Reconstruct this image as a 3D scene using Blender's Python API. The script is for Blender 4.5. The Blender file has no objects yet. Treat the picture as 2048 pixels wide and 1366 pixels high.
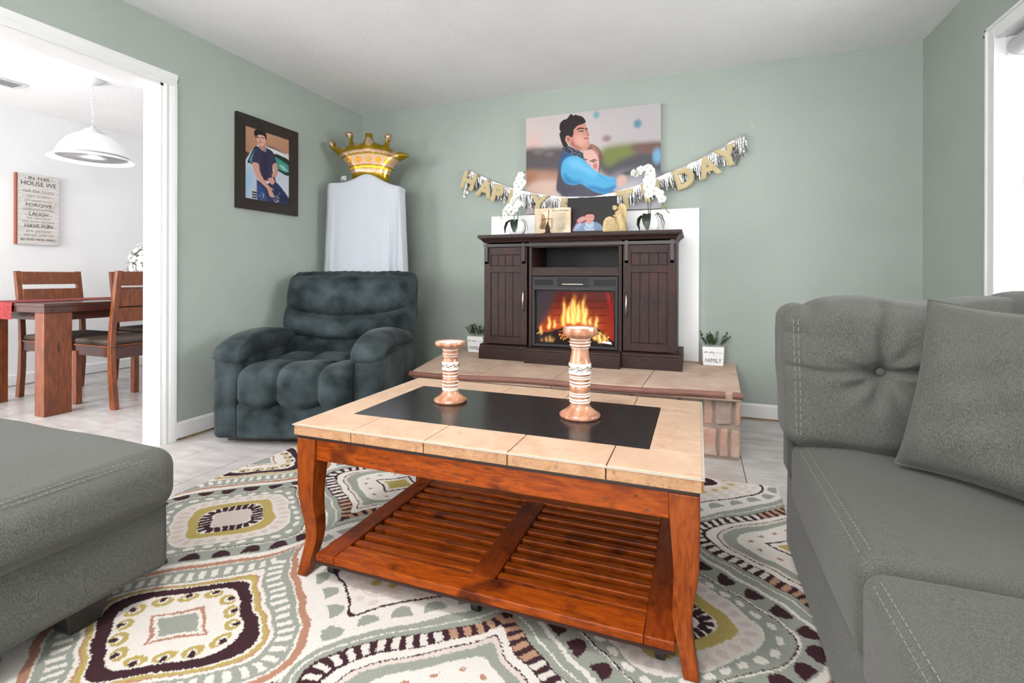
import bpy, bmesh, math, random
import numpy as np
from mathutils import Vector, Matrix
random.seed(7); rng = np.random.default_rng(7)
C = bpy.context.scene.collection
PI = math.pi
H = 2.44; LX, RX, BY = -2.879, 1.304, 3.764     # ceiling height, left / right / back wall faces
CZ = 0.9721
# ------------------------------------------------------------------ camera, world, light, exposure
cd = bpy.data.cameras.new('camera'); cam = bpy.data.objects.new('camera', cd); C.objects.link(cam)
cd.sensor_width = 36; cd.lens = 990.84*36/2048; cd.shift_y = -(683-552.67)/2048; cd.clip_start = 0.02
cam.matrix_world = Matrix.Translation((0, 0, CZ)) @ Matrix.Rotation(0.3584, 4, 'Z') @ Matrix.Rotation(PI/2, 4, 'X') @ Matrix.Rotation(0.0026, 4, 'Z')
bpy.context.scene.camera = cam
vs = bpy.context.scene.view_settings
vs.view_transform = 'Standard'; vs.look = 'None'; vs.gamma = 1; vs.exposure = 0.30; vs.use_curve_mapping = False
w = bpy.data.worlds.new('sky'); bpy.context.scene.world = w; w.use_nodes = True
bg = w.node_tree.nodes['Background']; bg.inputs[0].default_value = (0.93, 0.96, 1.0, 1); bg.inputs[1].default_value = 2.4
def area(name, loc, rot, sx, sy, power, col=(1, 1, 1), shape='RECTANGLE'):
    l = bpy.data.lights.new(name, 'AREA'); l.shape = shape; l.size = sx; l.size_y = sy; l.energy = power; l.color = col
    o = bpy.data.objects.new(name, l); C.objects.link(o); o.location = loc; o.rotation_euler = rot; return o
area('ceiling_lamp_light', (-0.75, 0.62, 2.29), (0, 0, 0), 0.34, 0.34, 26, (1, 0.97, 0.94), 'DISK')
area('ceiling_bounce_fill', (-0.6, -0.9, 1.45), (PI, 0, 0), 0.5, 0.5, 88, (1, 0.99, 0.98))  # added uplight, brightens the ceiling and gives soft light from above
area('rear_fill', (-0.7, -3.25, 1.35), (PI/2, 0, 0), 3.0, 1.7, 80, (1.0, 0.99, 0.985))  # added fill behind the camera, shining in through the unseen rear wall's opening
area('side_window_daylight', (2.9, 1.7, 1.9), (0, PI/2+.15, 0), 2.2, 2.4, 270, (0.96, 0.985, 1))
area('dining_front_fill', (-4.2, -1.35, 1.5), (PI/2, 0, 0), 1.8, 1.6, 98, (1, 1, 1))  # added fill for the dining room, outside its unseen front wall
area('dining_side_fill', (-5.2, -0.75, 1.25), (PI/2, 0, -0.91), 1.1, 1.7, 75, (0.97, 0.99, 1))  # added fill aimed through the opening to brighten the back wall
bulb = bpy.data.lights.new('pendant_bulb_light', 'POINT'); bulb.energy = 16; bulb.shadow_soft_size = 0.05; bulb.color = (1, 0.98, 0.95)
bo = bpy.data.objects.new('pendant_bulb_light', bulb); C.objects.link(bo); bo.location = (-4.267, 2.386, 1.87)

# ------------------------------------------------------------------ helpers
def lin(c):
    if isinstance(c, str): c = tuple(int(c[i:i+2], 16) for i in (0, 2, 4))
    return tuple(((x/255)/12.92 if x/255 <= 0.04045 else ((x/255+0.055)/1.055)**2.4) for x in c)
def rgba(c): return lin(c) + (1,)
MATS = {}
def pm(name, col, col2=None, scale=20, detail=4, stretch=(1, 1, 1), lo=0.35, hi=0.65, rough=0.5, bump=0.0, bscale=None, metal=0.0, spec=0.5,
       sheen=0.0, coat=0.0, col3=None, s3=5, lo3=0.55, hi3=0.7, transmission=0, wave=None, attr=None, emit=0, bstretch=None, dist=0.0):
    m = bpy.data.materials.new(name); m.use_nodes = True; nt = m.node_tree; N = nt.nodes; Lk = nt.links
    b = N['Principled BSDF']; b.inputs['Roughness'].default_value = rough; b.inputs['Metallic'].default_value = metal
    b.inputs['Specular IOR Level'].default_value = spec
    if sheen: b.inputs['Sheen Weight'].default_value = sheen; b.inputs['Sheen Roughness'].default_value = 0.4
    if coat: b.inputs['Coat Weight'].default_value = coat; b.inputs['Coat Roughness'].default_value = 0.12
    if transmission: b.inputs['Transmission Weight'].default_value = transmission
    tc = N.new('ShaderNodeTexCoord'); mp = N.new('ShaderNodeMapping'); mp.inputs['Scale'].default_value = stretch
    Lk.new(tc.outputs['Object'], mp.inputs[0])
    b.inputs['Base Color'].default_value = rgba(col)
    cur = None
    if attr:
        a = N.new('ShaderNodeAttribute'); a.attribute_name = attr; cur = a.outputs['Color']
        if col2 is not None:
            nz = N.new('ShaderNodeTexNoise'); nz.inputs['Scale'].default_value = scale; nz.inputs['Detail'].default_value = detail
            Lk.new(mp.outputs[0], nz.inputs['Vector'])
            mr = N.new('ShaderNodeMapRange'); mr.inputs[1].default_value = lo; mr.inputs[2].default_value = hi; mr.inputs[3].default_value = 0.93; mr.inputs[4].default_value = 1.06
            Lk.new(nz.outputs[0], mr.inputs[0])
            mx = N.new('ShaderNodeMix'); mx.data_type = 'RGBA'; mx.blend_type = 'MULTIPLY'; mx.inputs[0].default_value = 1
            Lk.new(cur, mx.inputs[6]); Lk.new(mr.outputs[0], mx.inputs[7]); cur = mx.outputs[2]
    elif col2 is not None:
        if wave:
            nz = N.new('ShaderNodeTexWave'); nz.inputs['Scale'].default_value = wave; nz.inputs['Distortion'].default_value = 6; nz.inputs['Detail'].default_value = 3; nz.inputs['Detail Scale'].default_value = 2
        else:
            nz = N.new('ShaderNodeTexNoise'); nz.inputs['Scale'].default_value = scale; nz.inputs['Detail'].default_value = detail; nz.inputs['Distortion'].default_value = dist
        Lk.new(mp.outputs[0], nz.inputs['Vector'])
        cr = N.new('ShaderNodeValToRGB'); cr.color_ramp.elements[0].position = lo; cr.color_ramp.elements[1].position = hi
        cr.color_ramp.elements[0].color = rgba(col); cr.color_ramp.elements[1].color = rgba(col2)
        Lk.new(nz.outputs[0], cr.inputs[0]); cur = cr.outputs[0]
        if col3 is not None:
            n3 = N.new('ShaderNodeTexNoise'); n3.inputs['Scale'].default_value = s3; n3.inputs['Detail'].default_value = 5
            Lk.new(tc.outputs['Object'], n3.inputs['Vector'])
            r3 = N.new('ShaderNodeMapRange'); r3.inputs[1].default_value = lo3; r3.inputs[2].default_value = hi3
            Lk.new(n3.outputs[0], r3.inputs[0])
            mx = N.new('ShaderNodeMix'); mx.data_type = 'RGBA'; mx.inputs[7].default_value = rgba(col3)
            Lk.new(r3.outputs[0], mx.inputs[0]); Lk.new(cur, mx.inputs[6]); cur = mx.outputs[2]
    if cur is not None: Lk.new(cur, b.inputs['Base Color'])
    if emit:
        b.inputs['Emission Strength'].default_value = emit
        if cur is not None: Lk.new(cur, b.inputs['Emission Color'])
        else: b.inputs['Emission Color'].default_value = rgba(col)
    if bump:
        bn = N.new('ShaderNodeTexNoise'); bn.inputs['Scale'].default_value = bscale or scale*2; bn.inputs['Detail'].default_value = 6
        if bstretch:
            mp2 = N.new('ShaderNodeMapping'); mp2.inputs['Scale'].default_value = bstretch; Lk.new(tc.outputs['Object'], mp2.inputs[0]); Lk.new(mp2.outputs[0], bn.inputs['Vector'])
        else: Lk.new(tc.outputs['Object'], bn.inputs['Vector'])
        bp = N.new('ShaderNodeBump'); bp.inputs['Strength'].default_value = min(1, bump); bp.inputs['Distance'].default_value = 0.01*max(1, bump)
        Lk.new(bn.outputs[0], bp.inputs['Height']); Lk.new(bp.outputs[0], b.inputs['Normal'])
    MATS[name] = m; return m

OFF = {}
def tag(o, label=None, cat=None, group=None, kind=None):
    if label: o['label'] = label
    if cat: o['category'] = cat
    if group: o['group'] = group
    if kind: o['kind'] = kind
    return o
def thing(name, label, cat, loc=(0, 0, 0), rz=0, group=None):
    o = bpy.data.objects.new(name, None); C.objects.link(o); o.location = loc; o.rotation_euler = (0, 0, rz); o.empty_display_size = 0.05
    return tag(o, label, cat, group)
def frame_of(o):
    m = Matrix.Identity(4)
    while o is not None:
        m = Matrix.LocRotScale(o.location, o.rotation_euler, o.scale) @ m; o = o.parent
    return m
def copy_tree(o, parent=None):
    c = o.copy(); C.objects.link(c); c.parent = parent
    for ch in list(o.children): copy_tree(ch, c)
    return c

class MB:
    def __init__(s): s.v = []; s.f = []; s.cols = []
    def add(s, vs_, fs): 
        n = len(s.v); s.v += [tuple(map(float, p)) for p in vs_]; s.f += [tuple(n+i for i in f) for f in fs]; return s
    def box(s, x0, x1, y0, y1, z0, z1):
        return s.add([(x0,y0,z0),(x1,y0,z0),(x1,y1,z0),(x0,y1,z0),(x0,y0,z1),(x1,y0,z1),(x1,y1,z1),(x0,y1,z1)],
                     [(0,3,2,1),(4,5,6,7),(0,1,5,4),(1,2,6,5),(2,3,7,6),(3,0,4,7)])
    def hexa(s, p): return s.add(p, [(0,3,2,1),(4,5,6,7),(0,1,5,4),(1,2,6,5),(2,3,7,6),(3,0,4,7)])
    def prism(s, poly, ax, a0, a1):
        n = len(poly)
        def P(p, a):
            return {'x': (a, p[0], p[1]), 'y': (p[0], a, p[1]), 'z': (p[0], p[1], a)}[ax]
        vs_ = [P(p, a0) for p in poly] + [P(p, a1) for p in poly]
        fs = [tuple(range(n))[::-1], tuple(range(n, 2*n))] + [(i, (i+1) % n, n+(i+1) % n, n+i) for i in range(n)]
        if ax == 'y': fs = [f[::-1] for f in fs]
        return s.add(vs_, fs)
    def tube(s, pts, r, n=8, caps=True, flat=1.0):
        pts = [Vector(p) for p in pts]; rs = r if isinstance(r, (list, tuple)) else [r]*len(pts)
        base = len(s.v); up = None; rings = []
        for i, p in enumerate(pts):
            t = (pts[min(i+1, len(pts)-1)] - pts[max(i-1, 0)])
            t = t.normalized() if t.length > 1e-9 else Vector((0, 0, 1))
            if up is None: up = Vector((0, 0, 1)) if abs(t.z) < 0.9 else Vector((1, 0, 0))
            a = t.cross(up).normalized(); b2 = a.cross(t).normalized(); up = b2
            rings.append([p + a*rs[i]*math.cos(2*PI*k/n) + b2*rs[i]*flat*math.sin(2*PI*k/n) for k in range(n)])
        vs_ = [q for ring in rings for q in ring]; fs = []
        for i in range(len(pts)-1):
            for k in range(n): fs.append((i*n+k, i*n+(k+1) % n, (i+1)*n+(k+1) % n, (i+1)*n+k))
        if caps: fs += [tuple(range(n))[::-1], tuple((len(pts)-1)*n+k for k in range(n))]
        return s.add(vs_, fs)
    def lathe(s, prof, cx=0, cy=0, z0=0, n=32, sx=1, sy=1):
        vs_ = []; fs = []
        for r, z in prof: vs_ += [(cx+sx*r*math.cos(2*PI*k/n), cy+sy*r*math.sin(2*PI*k/n), z0+z) for k in range(n)]
        for i in range(len(prof)-1):
            for k in range(n): fs.append((i*n+k, i*n+(k+1) % n, (i+1)*n+(k+1) % n, (i+1)*n+k))
        if prof[0][0] > 1e-5: fs.append(tuple(range(n))[::-1])
        if prof[-1][0] > 1e-5: fs.append(tuple((len(prof)-1)*n+k for k in range(n)))
        return s.add(vs_, fs)
    def sphere(s, c, r, n=12, m=8, sc=(1, 1, 1)):
        prof = [(max(1e-6, math.sin(PI*i/m)), -math.cos(PI*i/m)) for i in range(m+1)]
        vs_ = []; fs = []
        for a, z in prof: vs_ += [(c[0]+r*sc[0]*a*math.cos(2*PI*k/n), c[1]+r*sc[1]*a*math.sin(2*PI*k/n), c[2]+r*sc[2]*z) for k in range(n)]
        for i in range(m):
            for k in range(n): fs.append((i*n+k, i*n+(k+1) % n, (i+1)*n+(k+1) % n, (i+1)*n+k))
        return s.add(vs_, fs)
    def torus(s, c, R, r, ax='z', n=20, m=6, M=None):
        vs_ = []; fs = []
        for i in range(n):
            a = 2*PI*i/n
            for j in range(m):
                b_ = 2*PI*j/m; q = Vector(((R+r*math.cos(b_))*math.cos(a), (R+r*math.cos(b_))*math.sin(a), r*math.sin(b_)))
                if M is not None: q = M @ q
                vs_.append((c[0]+q[0], c[1]+q[1], c[2]+q[2]))
        for i in range(n):
            for j in range(m): fs.append((i*m+j, ((i+1) % n)*m+j, ((i+1) % n)*m+(j+1) % m, i*m+(j+1) % m))
        return s.add(vs_, fs)
    def rbox(s, x0, x1, y0, y1, z0, z1, r, n=(8, 8, 5), bulge=(0, 0, 0), fn=None, cr=4):
        c = np.array([(x0+x1)/2, (y0+y1)/2, (z0+z1)/2]); hs = np.array([x1-x0, y1-y0, z1-z0])/2; r = min(r, hs.min()*0.999)
        ax = []
        for a in range(3):
            k = [hs[a]-r+r*math.tan(PI/4*(i/cr)) for i in range(cr+1)]; inner = list(np.linspace(-(hs[a]-r), hs[a]-r, n[a]+1))
            ax.append(np.array([-q for q in k[::-1]][:-1] + inner + k[1:]))
        idx = {}; vs_ = []; fs = []
        def V(i, j, k):
            key = (i, j, k)
            if key not in idx: idx[key] = len(vs_); vs_.append((ax[0][i], ax[1][j], ax[2][k]))
            return idx[key]
        nx, ny, nz = len(ax[0])-1, len(ax[1])-1, len(ax[2])-1
        for i in range(nx):
            for j in range(ny):
                fs.append((V(i,j,0),V(i,j+1,0),V(i+1,j+1,0),V(i+1,j,0))); fs.append((V(i,j,nz),V(i+1,j,nz),V(i+1,j+1,nz),V(i,j+1,nz)))
        for i in range(nx):
            for k in range(nz):
                fs.append((V(i,0,k),V(i+1,0,k),V(i+1,0,k+1),V(i,0,k+1))); fs.append((V(i,ny,k),V(i,ny,k+1),V(i+1,ny,k+1),V(i+1,ny,k)))
        for j in range(ny):
            for k in range(nz):
                fs.append((V(0,j,k),V(0,j,k+1),V(0,j+1,k+1),V(0,j+1,k))); fs.append((V(nx,j,k),V(nx,j+1,k),V(nx,j+1,k+1),V(nx,j,k+1)))
        P = np.array(vs_); q = np.clip(P, -(hs-r), hs-r); d = P-q; L = np.linalg.norm(d, axis=1, keepdims=True)
        dn = d/np.maximum(L, 1e-9); U = P/hs; P2 = q+dn*r
        b = np.array(bulge); w_ = 1-U**2
        P2[:, 0] += U[:, 0]*b[0]*w_[:, 1]*w_[:, 2]; P2[:, 1] += U[:, 1]*b[1]*w_[:, 0]*w_[:, 2]; P2[:, 2] += U[:, 2]*b[2]*w_[:, 0]*w_[:, 1]
        P2 = P2+c
        if fn is not None: P2 = fn(P2, U, dn)
        return s.add(P2, fs)
    def xf(s, M, start=0):
        s.v = s.v[:start] + [tuple(M @ Vector(p)) for p in s.v[start:]]; return s
    def build(s, name, mat=None, parent=None, smooth=False, bevel=0, seg=2, local=False, label=None, kind=None, sub=0, auto=None):
        me = bpy.data.meshes.new(name); vs_ = s.v
        if parent is not None and not local:
            M = frame_of(parent).inverted(); vs_ = [tuple(M @ Vector(p)) for p in vs_]
        me.from_pydata(vs_, [], s.f); me.update()
        if mat: me.materials.append(MATS[mat] if isinstance(mat, str) else mat)
        if smooth or auto: me.polygons.foreach_set('use_smooth', [True]*len(me.polygons))
        o = bpy.data.objects.new(name, me); C.objects.link(o)
        if parent is not None: o.parent = parent
        if bevel:
            md = o.modifiers.new('bevel', 'BEVEL'); md.width = bevel; md.segments = seg; md.limit_method = 'ANGLE'; md.angle_limit = 0.6
        if sub:
            md = o.modifiers.new('sub', 'SUBSURF'); md.levels = sub; md.render_levels = sub
        if auto: me.set_sharp_from_angle(angle=auto)
        if label: o['label'] = label
        if kind: o['kind'] = kind
        return o
def B(*a): return MB().box(*a)
def wr(P, amp, freq, seed=0, n=6):
    r = np.random.default_rng(seed); out = np.zeros(len(P))
    for i in range(n):
        d = r.normal(size=3); d /= np.linalg.norm(d); f_ = freq*(0.6+1.6*r.random()); out += np.sin(P@d*f_+r.random()*6.28)/n*1.6
    return out*amp
def text_obj(name, body, size, extrude, mat, M, parent=None, align='CENTER', label=None, space=1.0, xs=1.0, bold=0):
    cu = bpy.data.curves.new('t', 'FONT'); cu.body = body; cu.size = size; cu.extrude = extrude; cu.align_x = align; cu.space_character = space; cu.resolution_u = 3; cu.offset = bold
    t = bpy.data.objects.new('t', cu); C.objects.link(t); bpy.context.view_layer.update()
    dg = bpy.context.evaluated_depsgraph_get(); me = bpy.data.meshes.new_from_object(t.evaluated_get(dg))
    bpy.data.objects.remove(t); bpy.data.curves.remove(cu); me.name = name
    M = M @ Matrix.Diagonal((xs, 1, 1, 1))
    if parent is not None: M = frame_of(parent).inverted() @ M
    me.transform(M); me.materials.clear(); me.materials.append(MATS[mat])
    o = bpy.data.objects.new(name, me); C.objects.link(o); o.parent = parent
    if label: o['label'] = label
    return o
def face_minus_y(x, y, z, rz=0, tilt=0): return Matrix.Translation((x, y, z)) @ Matrix.Rotation(rz, 4, 'Z') @ Matrix.Rotation(PI/2+tilt, 4, 'X')
def face_plus_x(x, y, z): return Matrix(((0, 0, 1, x), (1, 0, 0, y), (0, 1, 0, z), (0, 0, 0, 1)))

# painted pictures: a fine grid mesh carrying a colour per vertex
class Pic:
    def __init__(s, w, h, bgc):
        s.w, s.h = w, h; s.U, s.V = np.meshgrid((np.arange(w)+0.5)/w, (np.arange(h)+0.5)/h); s.a = np.zeros((h, w, 3)); s.a[:] = lin(bgc)
    def blend(s, m, c): s.a += (np.array(lin(c))-s.a)*np.clip(m, 0, 1)[..., None]
    def blur(s, m, k):
        k = int(k)
        if k < 1: return m
        for _ in range(2):
            for ax in (0, 1):
                mp_ = np.pad(m, [(k, k) if a == ax else (0, 0) for a in (0, 1)], mode='edge'); cs = np.cumsum(mp_, axis=ax)
                cs = np.concatenate([np.zeros_like(np.take(cs, [0], axis=ax)), cs], axis=ax); n = m.shape[ax]
                m = (np.take(cs, range(2*k+1, 2*k+1+n), axis=ax)-np.take(cs, range(0, n), axis=ax))/(2*k+1)
        return m
    def poly(s, pts, c, blur=0, smooth=True, op=1):
        p = np.array(pts, float)
        if smooth and len(p) > 3:
            q = []; n = len(p)
            for i in range(n):
                a, b_, c_, d = p[i-1], p[i], p[(i+1) % n], p[(i+2) % n]
                for t in (0, .25, .5, .75): q.append(0.5*((2*b_)+(-a+c_)*t+(2*a-5*b_+4*c_-d)*t*t+(-a+3*b_-3*c_+d)*t**3))
            p = np.array(q)
        m = np.zeros(s.U.shape, bool)
        for i in range(len(p)):
            x0, y0 = p[i-1]; x1, y1 = p[i]
            if y0 == y1: continue
            m ^= ((s.V > y0) != (s.V > y1)) & (s.U < (x1-x0)*(s.V-y0)/(y1-y0)+x0)
        s.blend(s.blur(m.astype(float), blur)*op, c)
    def ell(s, cx, cy, rx, ry, c, soft=0.15, rot=0, op=1):
        dx, dy = s.U-cx, (s.V-cy); ca, sa = math.cos(rot), math.sin(rot)
        r = np.sqrt(((dx*ca+dy*sa)/rx)**2+((-dx*sa+dy*ca)/ry)**2); s.blend(np.clip((1-r)/soft+0.5, 0, 1)*op, c)
    def line(s, pts, wd, c, op=1):
        m = np.zeros(s.U.shape); asp = s.h/s.w
        for (x0, y0), (x1, y1) in zip(pts[:-1], pts[1:]):
            dx, dy = x1-x0, (y1-y0)*asp; L = dx*dx+dy*dy+1e-12
            t = np.clip(((s.U-x0)*dx+(s.V-y0)*asp*dy)/L, 0, 1); d = np.hypot(s.U-x0-t*dx, (s.V-y0)*asp-t*dy)
            m = np.maximum(m, np.clip((wd-d)*s.w+0.5, 0, 1))
        s.blend(m*op, c)
    def mesh(s, name, mat, O, ex, ey, parent, label=None):
        # O = top-left corner, ex / ey = full-width / full-height vectors
        me = grid_mesh(name, s.a*(s.gain if hasattr(s, 'gain') else .74), O, ex, ey, frame_of(parent).inverted() if parent else None)
        me.materials.append(MATS[mat]); o = bpy.data.objects.new(name, me); C.objects.link(o); o.parent = parent
        if label: o['label'] = label
        return o
def grid_mesh(name, a, O, ex, ey, Mi=None, zf=None):
    h, w_ = a.shape[:2]; O = np.array(O, float); ex = np.array(ex, float); ey = np.array(ey, float)
    u, v = np.meshgrid(np.linspace(0, 1, w_), np.linspace(0, 1, h)); P = O+u[..., None]*ex+v[..., None]*ey
    P = P.reshape(-1, 3)
    if Mi is not None:
        M = np.array(Mi); P = P@M[:3, :3].T+M[:3, 3]
    me = bpy.data.meshes.new(name); n = (w_-1)*(h-1); me.vertices.add(w_*h); me.vertices.foreach_set('co', P.ravel())
    i = np.arange(h-1)[:, None]*w_+np.arange(w_-1)[None]; q = np.stack([i, i+w_, i+w_+1, i+1], -1).reshape(-1, 4)
    me.loops.add(n*4); me.loops.foreach_set('vertex_index', q.ravel().astype(np.int32)); me.polygons.add(n)
    me.polygons.foreach_set('loop_start', np.arange(n, dtype=np.int32)*4)
    me.update(calc_edges=True); me.validate()
    at = me.color_attributes.new('paint', 'FLOAT_COLOR', 'POINT')
    at.data.foreach_set('color', np.concatenate([a.reshape(-1, 3), np.ones((w_*h, 1))], 1).astype(np.float32).ravel())
    return me
# ------------------------------------------------------------------ materials
pm('wall_paint', (157,166,158), (160,169,161), scale=3, rough=0.62, bump=0.25, bscale=120, spec=0.35)
pm('white_wall', (228,228,229), (232,232,233), scale=3, rough=0.7, bump=0.15, bscale=120)
pm('ceiling_paint', (232,231,231), (235,234,234), scale=4, rough=0.85, bump=0.22, bscale=70, spec=0.2)
pm('white_trim', (222,222,222), rough=0.4)
pm('gold_wood_strip', (168,140,96), (120,95,66), scale=9, stretch=(2,2,20), rough=0.6)
pm('tile', (178,172,170), (196,191,189), scale=5, detail=8, rough=0.22, bump=0.05, bscale=60, col3=(170,160,155), s3=3, lo3=0.5, hi3=0.75, stretch=(1,3,1), spec=0.4)
pm('grout', (150,142,136), rough=0.9)
pm('red_wood', (112,42,6), (160,74,14), scale=14, detail=8, stretch=(1,6,6), lo=0.3, hi=0.7, rough=0.38, spec=0.2, col3=(60,20,8), s3=9, lo3=0.56, hi3=0.74, coat=0.08, bump=0.12, bscale=60, dist=1)
pm('red_wood_y', (100,36,8), (140,60,14), scale=14, detail=8, stretch=(6,1,6), lo=0.3, hi=0.7, rough=0.38, spec=0.2, col3=(60,20,8), s3=9, lo3=0.56, hi3=0.74, coat=0.08, bump=0.12, bscale=60, dist=1)
pm('red_wood_z', (108,44,12), (148,72,22), scale=14, detail=8, stretch=(6,6,1), lo=0.3, hi=0.7, rough=0.4, spec=0.2, col3=(60,22,10), s3=9, lo3=0.56, hi3=0.74, coat=0.06, bump=0.15, bscale=60, dist=1)
pm('dark_edge', (44,22,16), rough=0.5)
pm('travertine', (184,152,126), (196,168,144), scale=9, detail=10, lo=0.3, hi=0.7, rough=0.42, col3=(172,134,106), s3=30, lo3=0.56, hi3=0.8, bump=0.12, bscale=90, dist=1.2)
pm('travertine_rough', (160,118,82), (178,138,102), scale=24, detail=10, lo=0.35, hi=0.65, rough=0.55, col3=(126,84,54), s3=60, lo3=0.56, hi3=0.78, bump=0.3, bscale=120)
pm('metal_edge', (176,164,150), rough=0.5)
pm('black_stone', (28,26,26), (38,36,36), scale=30, detail=6, rough=0.2, col3=(88,82,78), s3=90, lo3=0.68, hi3=0.72, bump=0.05, bscale=40, spec=0.5)
pm('rubber', (22,22,24), rough=0.5)
pm('rug_pile', (200,195,190), (1,1,1), attr='paint', scale=330, detail=2, lo=0.3, hi=0.7, rough=0.95, bump=0.5, bscale=420, spec=0.1)
pm('rug_edge', (170,165,158), rough=0.95)
pm('candle_wood', (150,96,70), (194,142,112), scale=10, detail=6, stretch=(4,4,1), rough=0.28, coat=0.4, col3=(128,76,54), s3=25, lo3=0.58, hi3=0.75)
pm('candle_white', (238,230,220), rough=0.5)
pm('carved_line', (104,84,72), rough=0.6)
pm('grey_fabric', (64,65,61), (100,101,96), scale=620, detail=3, lo=0.34, hi=0.66, stretch=(1,1,0.3), rough=0.95, bump=0.22, bscale=1400, sheen=0.12, spec=0.12, col3=(86,87,83), s3=4, lo3=0.35, hi3=0.9)
pm('stitch_thread', (116,118,110), rough=0.8)
pm('dark_foot', (48,44,42), rough=0.5)
pm('plush', (19,26,28), (70,80,83), scale=6.5, detail=12, lo=0.32, hi=0.80, rough=0.9, sheen=0.08, bump=0.15, bscale=200, spec=0.12)
pm('piping', (24,28,30), rough=0.9)
pm('dark_cabinet', (32,19,16), (52,31,26), scale=16, detail=8, stretch=(6,6,1), rough=0.5, spec=0.3, col3=(62,28,25), s3=6, lo3=0.5, hi3=0.75, bump=0.1, bscale=60)
pm('dark_cabinet_x', (36,22,19), (54,34,29), scale=16, detail=8, stretch=(1,6,6), rough=0.5, spec=0.3, bump=0.1, bscale=60)
pm('niche_dark', (22,17,15), rough=0.6)
pm('gunmetal', (58,54,54), rough=0.38, metal=0.7)
pm('nickel', (165,158,148), rough=0.3, metal=0.9)
pm('black_plastic', (12,12,13), rough=0.45, spec=0.25)
pm('vent_grey', (46,46,47), rough=0.5, spec=0.25)
pm('flame_screen', (0,0,0), attr='paint', rough=0.5, emit=0.62, spec=0.05)
pm('glass', (255,255,255), rough=0.02, transmission=1.0)
pm('fire_glass', (255,255,255), rough=0.05, transmission=1.0); MATS['fire_glass'].node_tree.nodes['Principled BSDF'].inputs['IOR'].default_value = 1.06
pm('slab', (182,156,138), (198,174,154), scale=7, detail=9, rough=0.75, bump=0.3, bscale=40, col3=(166,132,114), s3=4, lo3=0.5, hi3=0.75)
pm('brown_trim', (116,76,66), (126,86,74), scale=20, rough=0.6)
pm('stone', (166,140,126), (184,160,144), scale=9, detail=9, rough=0.9, bump=0.9, bscale=28, col3=(176,134,118), s3=7, lo3=0.45, hi3=0.7)
pm('stone_b', (156,138,126), (176,158,146), scale=9, detail=9, rough=0.9, bump=0.9, bscale=28, col3=(150,128,118), s3=7)
pm('mortar', (140,124,112), (150,136,124), scale=20, rough=0.95, bump=0.6, bscale=60)
pm('white_panel', (240,240,240), rough=0.4)
pm('canvas_print', (200,200,200), attr='paint', rough=0.45, spec=0.3)
pm('canvas_edge', (205,198,196), rough=0.7)
pm('espresso_frame', (30,21,18), (40,29,25), scale=14, stretch=(6,6,1), rough=0.4)
pm('black_mat', (16,16,17), rough=0.5)
pm('foil', (200,198,198), rough=0.18, metal=1.0, bump=0.3, bscale=90)
pm('foil_band', (190,186,184), rough=0.3, metal=0.85)
pm('gold_glitter', (178,154,106), (236,220,178), scale=700, detail=1, lo=0.4, hi=0.6, rough=0.45, metal=0.15, bump=0.5, bscale=700)
pm('gold_foil', (170,140,22), attr='paint', rough=0.3, metal=0.6)
pm('pink_glitter', (178,142,110), (226,196,168), scale=260, detail=2, lo=0.4, hi=0.6, rough=0.4, metal=0.4, bump=0.4, bscale=300)
pm('white_cloth', (190,194,202), rough=0.9, bump=0.1, bscale=300)
pm('ceramic', (242,242,242), rough=0.25)
pm('leaf_dark', (22,38,24), (32,52,32), scale=12, rough=0.35)
pm('leaf_mid', (48,72,40), (74,100,58), scale=30, rough=0.55)
pm('stem_green', (92,104,62), (70,74,46), scale=20, rough=0.5)
pm('petal', (222,222,218), rough=0.6)
pm('bud_green', (142,160,70), rough=0.5)
pm('parchment', (196,174,142), (216,202,180), scale=14, rough=0.7, col3=(186,150,110), s3=8, lo3=0.6, hi3=0.8)
pm('page_print', (0,0,0), attr='paint', rough=0.7)
pm('rust_metal', (60,30,26), rough=0.5, metal=0.3)
pm('cream_resin', (190,166,118), (206,184,138), scale=30, rough=0.7, bump=0.3, bscale=120)
pm('ink', (70,66,64), rough=0.8); pm('ink_dark', (40,38,38), rough=0.8); pm('ink_pale', (150,142,138), rough=0.8)
pm('whitewash', (196,190,186), (214,209,206), scale=10, stretch=(1,1,8), detail=6, rough=0.75, col3=(180,168,160), s3=9, lo3=0.6, hi3=0.75)
pm('rust_edge', (140,82,64), rough=0.7)
pm('dining_wood', (96,44,16), (128,66,26), scale=10, detail=7, stretch=(6,6,1), rough=0.32, col3=(90,42,24), s3=6, lo3=0.55, hi3=0.8, coat=0.2)
pm('dining_wood_dark', (54,24,18), (76,36,24), scale=10, detail=7, stretch=(6,1,6), rough=0.3, coat=0.3)
pm('cushion_cloth', (70,56,50), (92,78,68), scale=300, rough=0.9, bump=0.2, bscale=400)
pm('red_runner', (112,22,24), (142,46,44), scale=60, detail=4, lo=0.42, hi=0.58, rough=0.85)
pm('lamp_white', (205,205,206), rough=0.35)
pm('shade_glass', (225,225,226), rough=0.35, emit=0.12)
pm('grille_grey', (150,150,152), rough=0.5)
pm('blind_grey', (170,170,172), (186,186,188), scale=120, stretch=(1,1,1), rough=0.8)
pm('fixture_glass', (250,248,240), rough=0.4, emit=2.0)
pm('outdoor_white', (235,238,240), rough=0.9)

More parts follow.
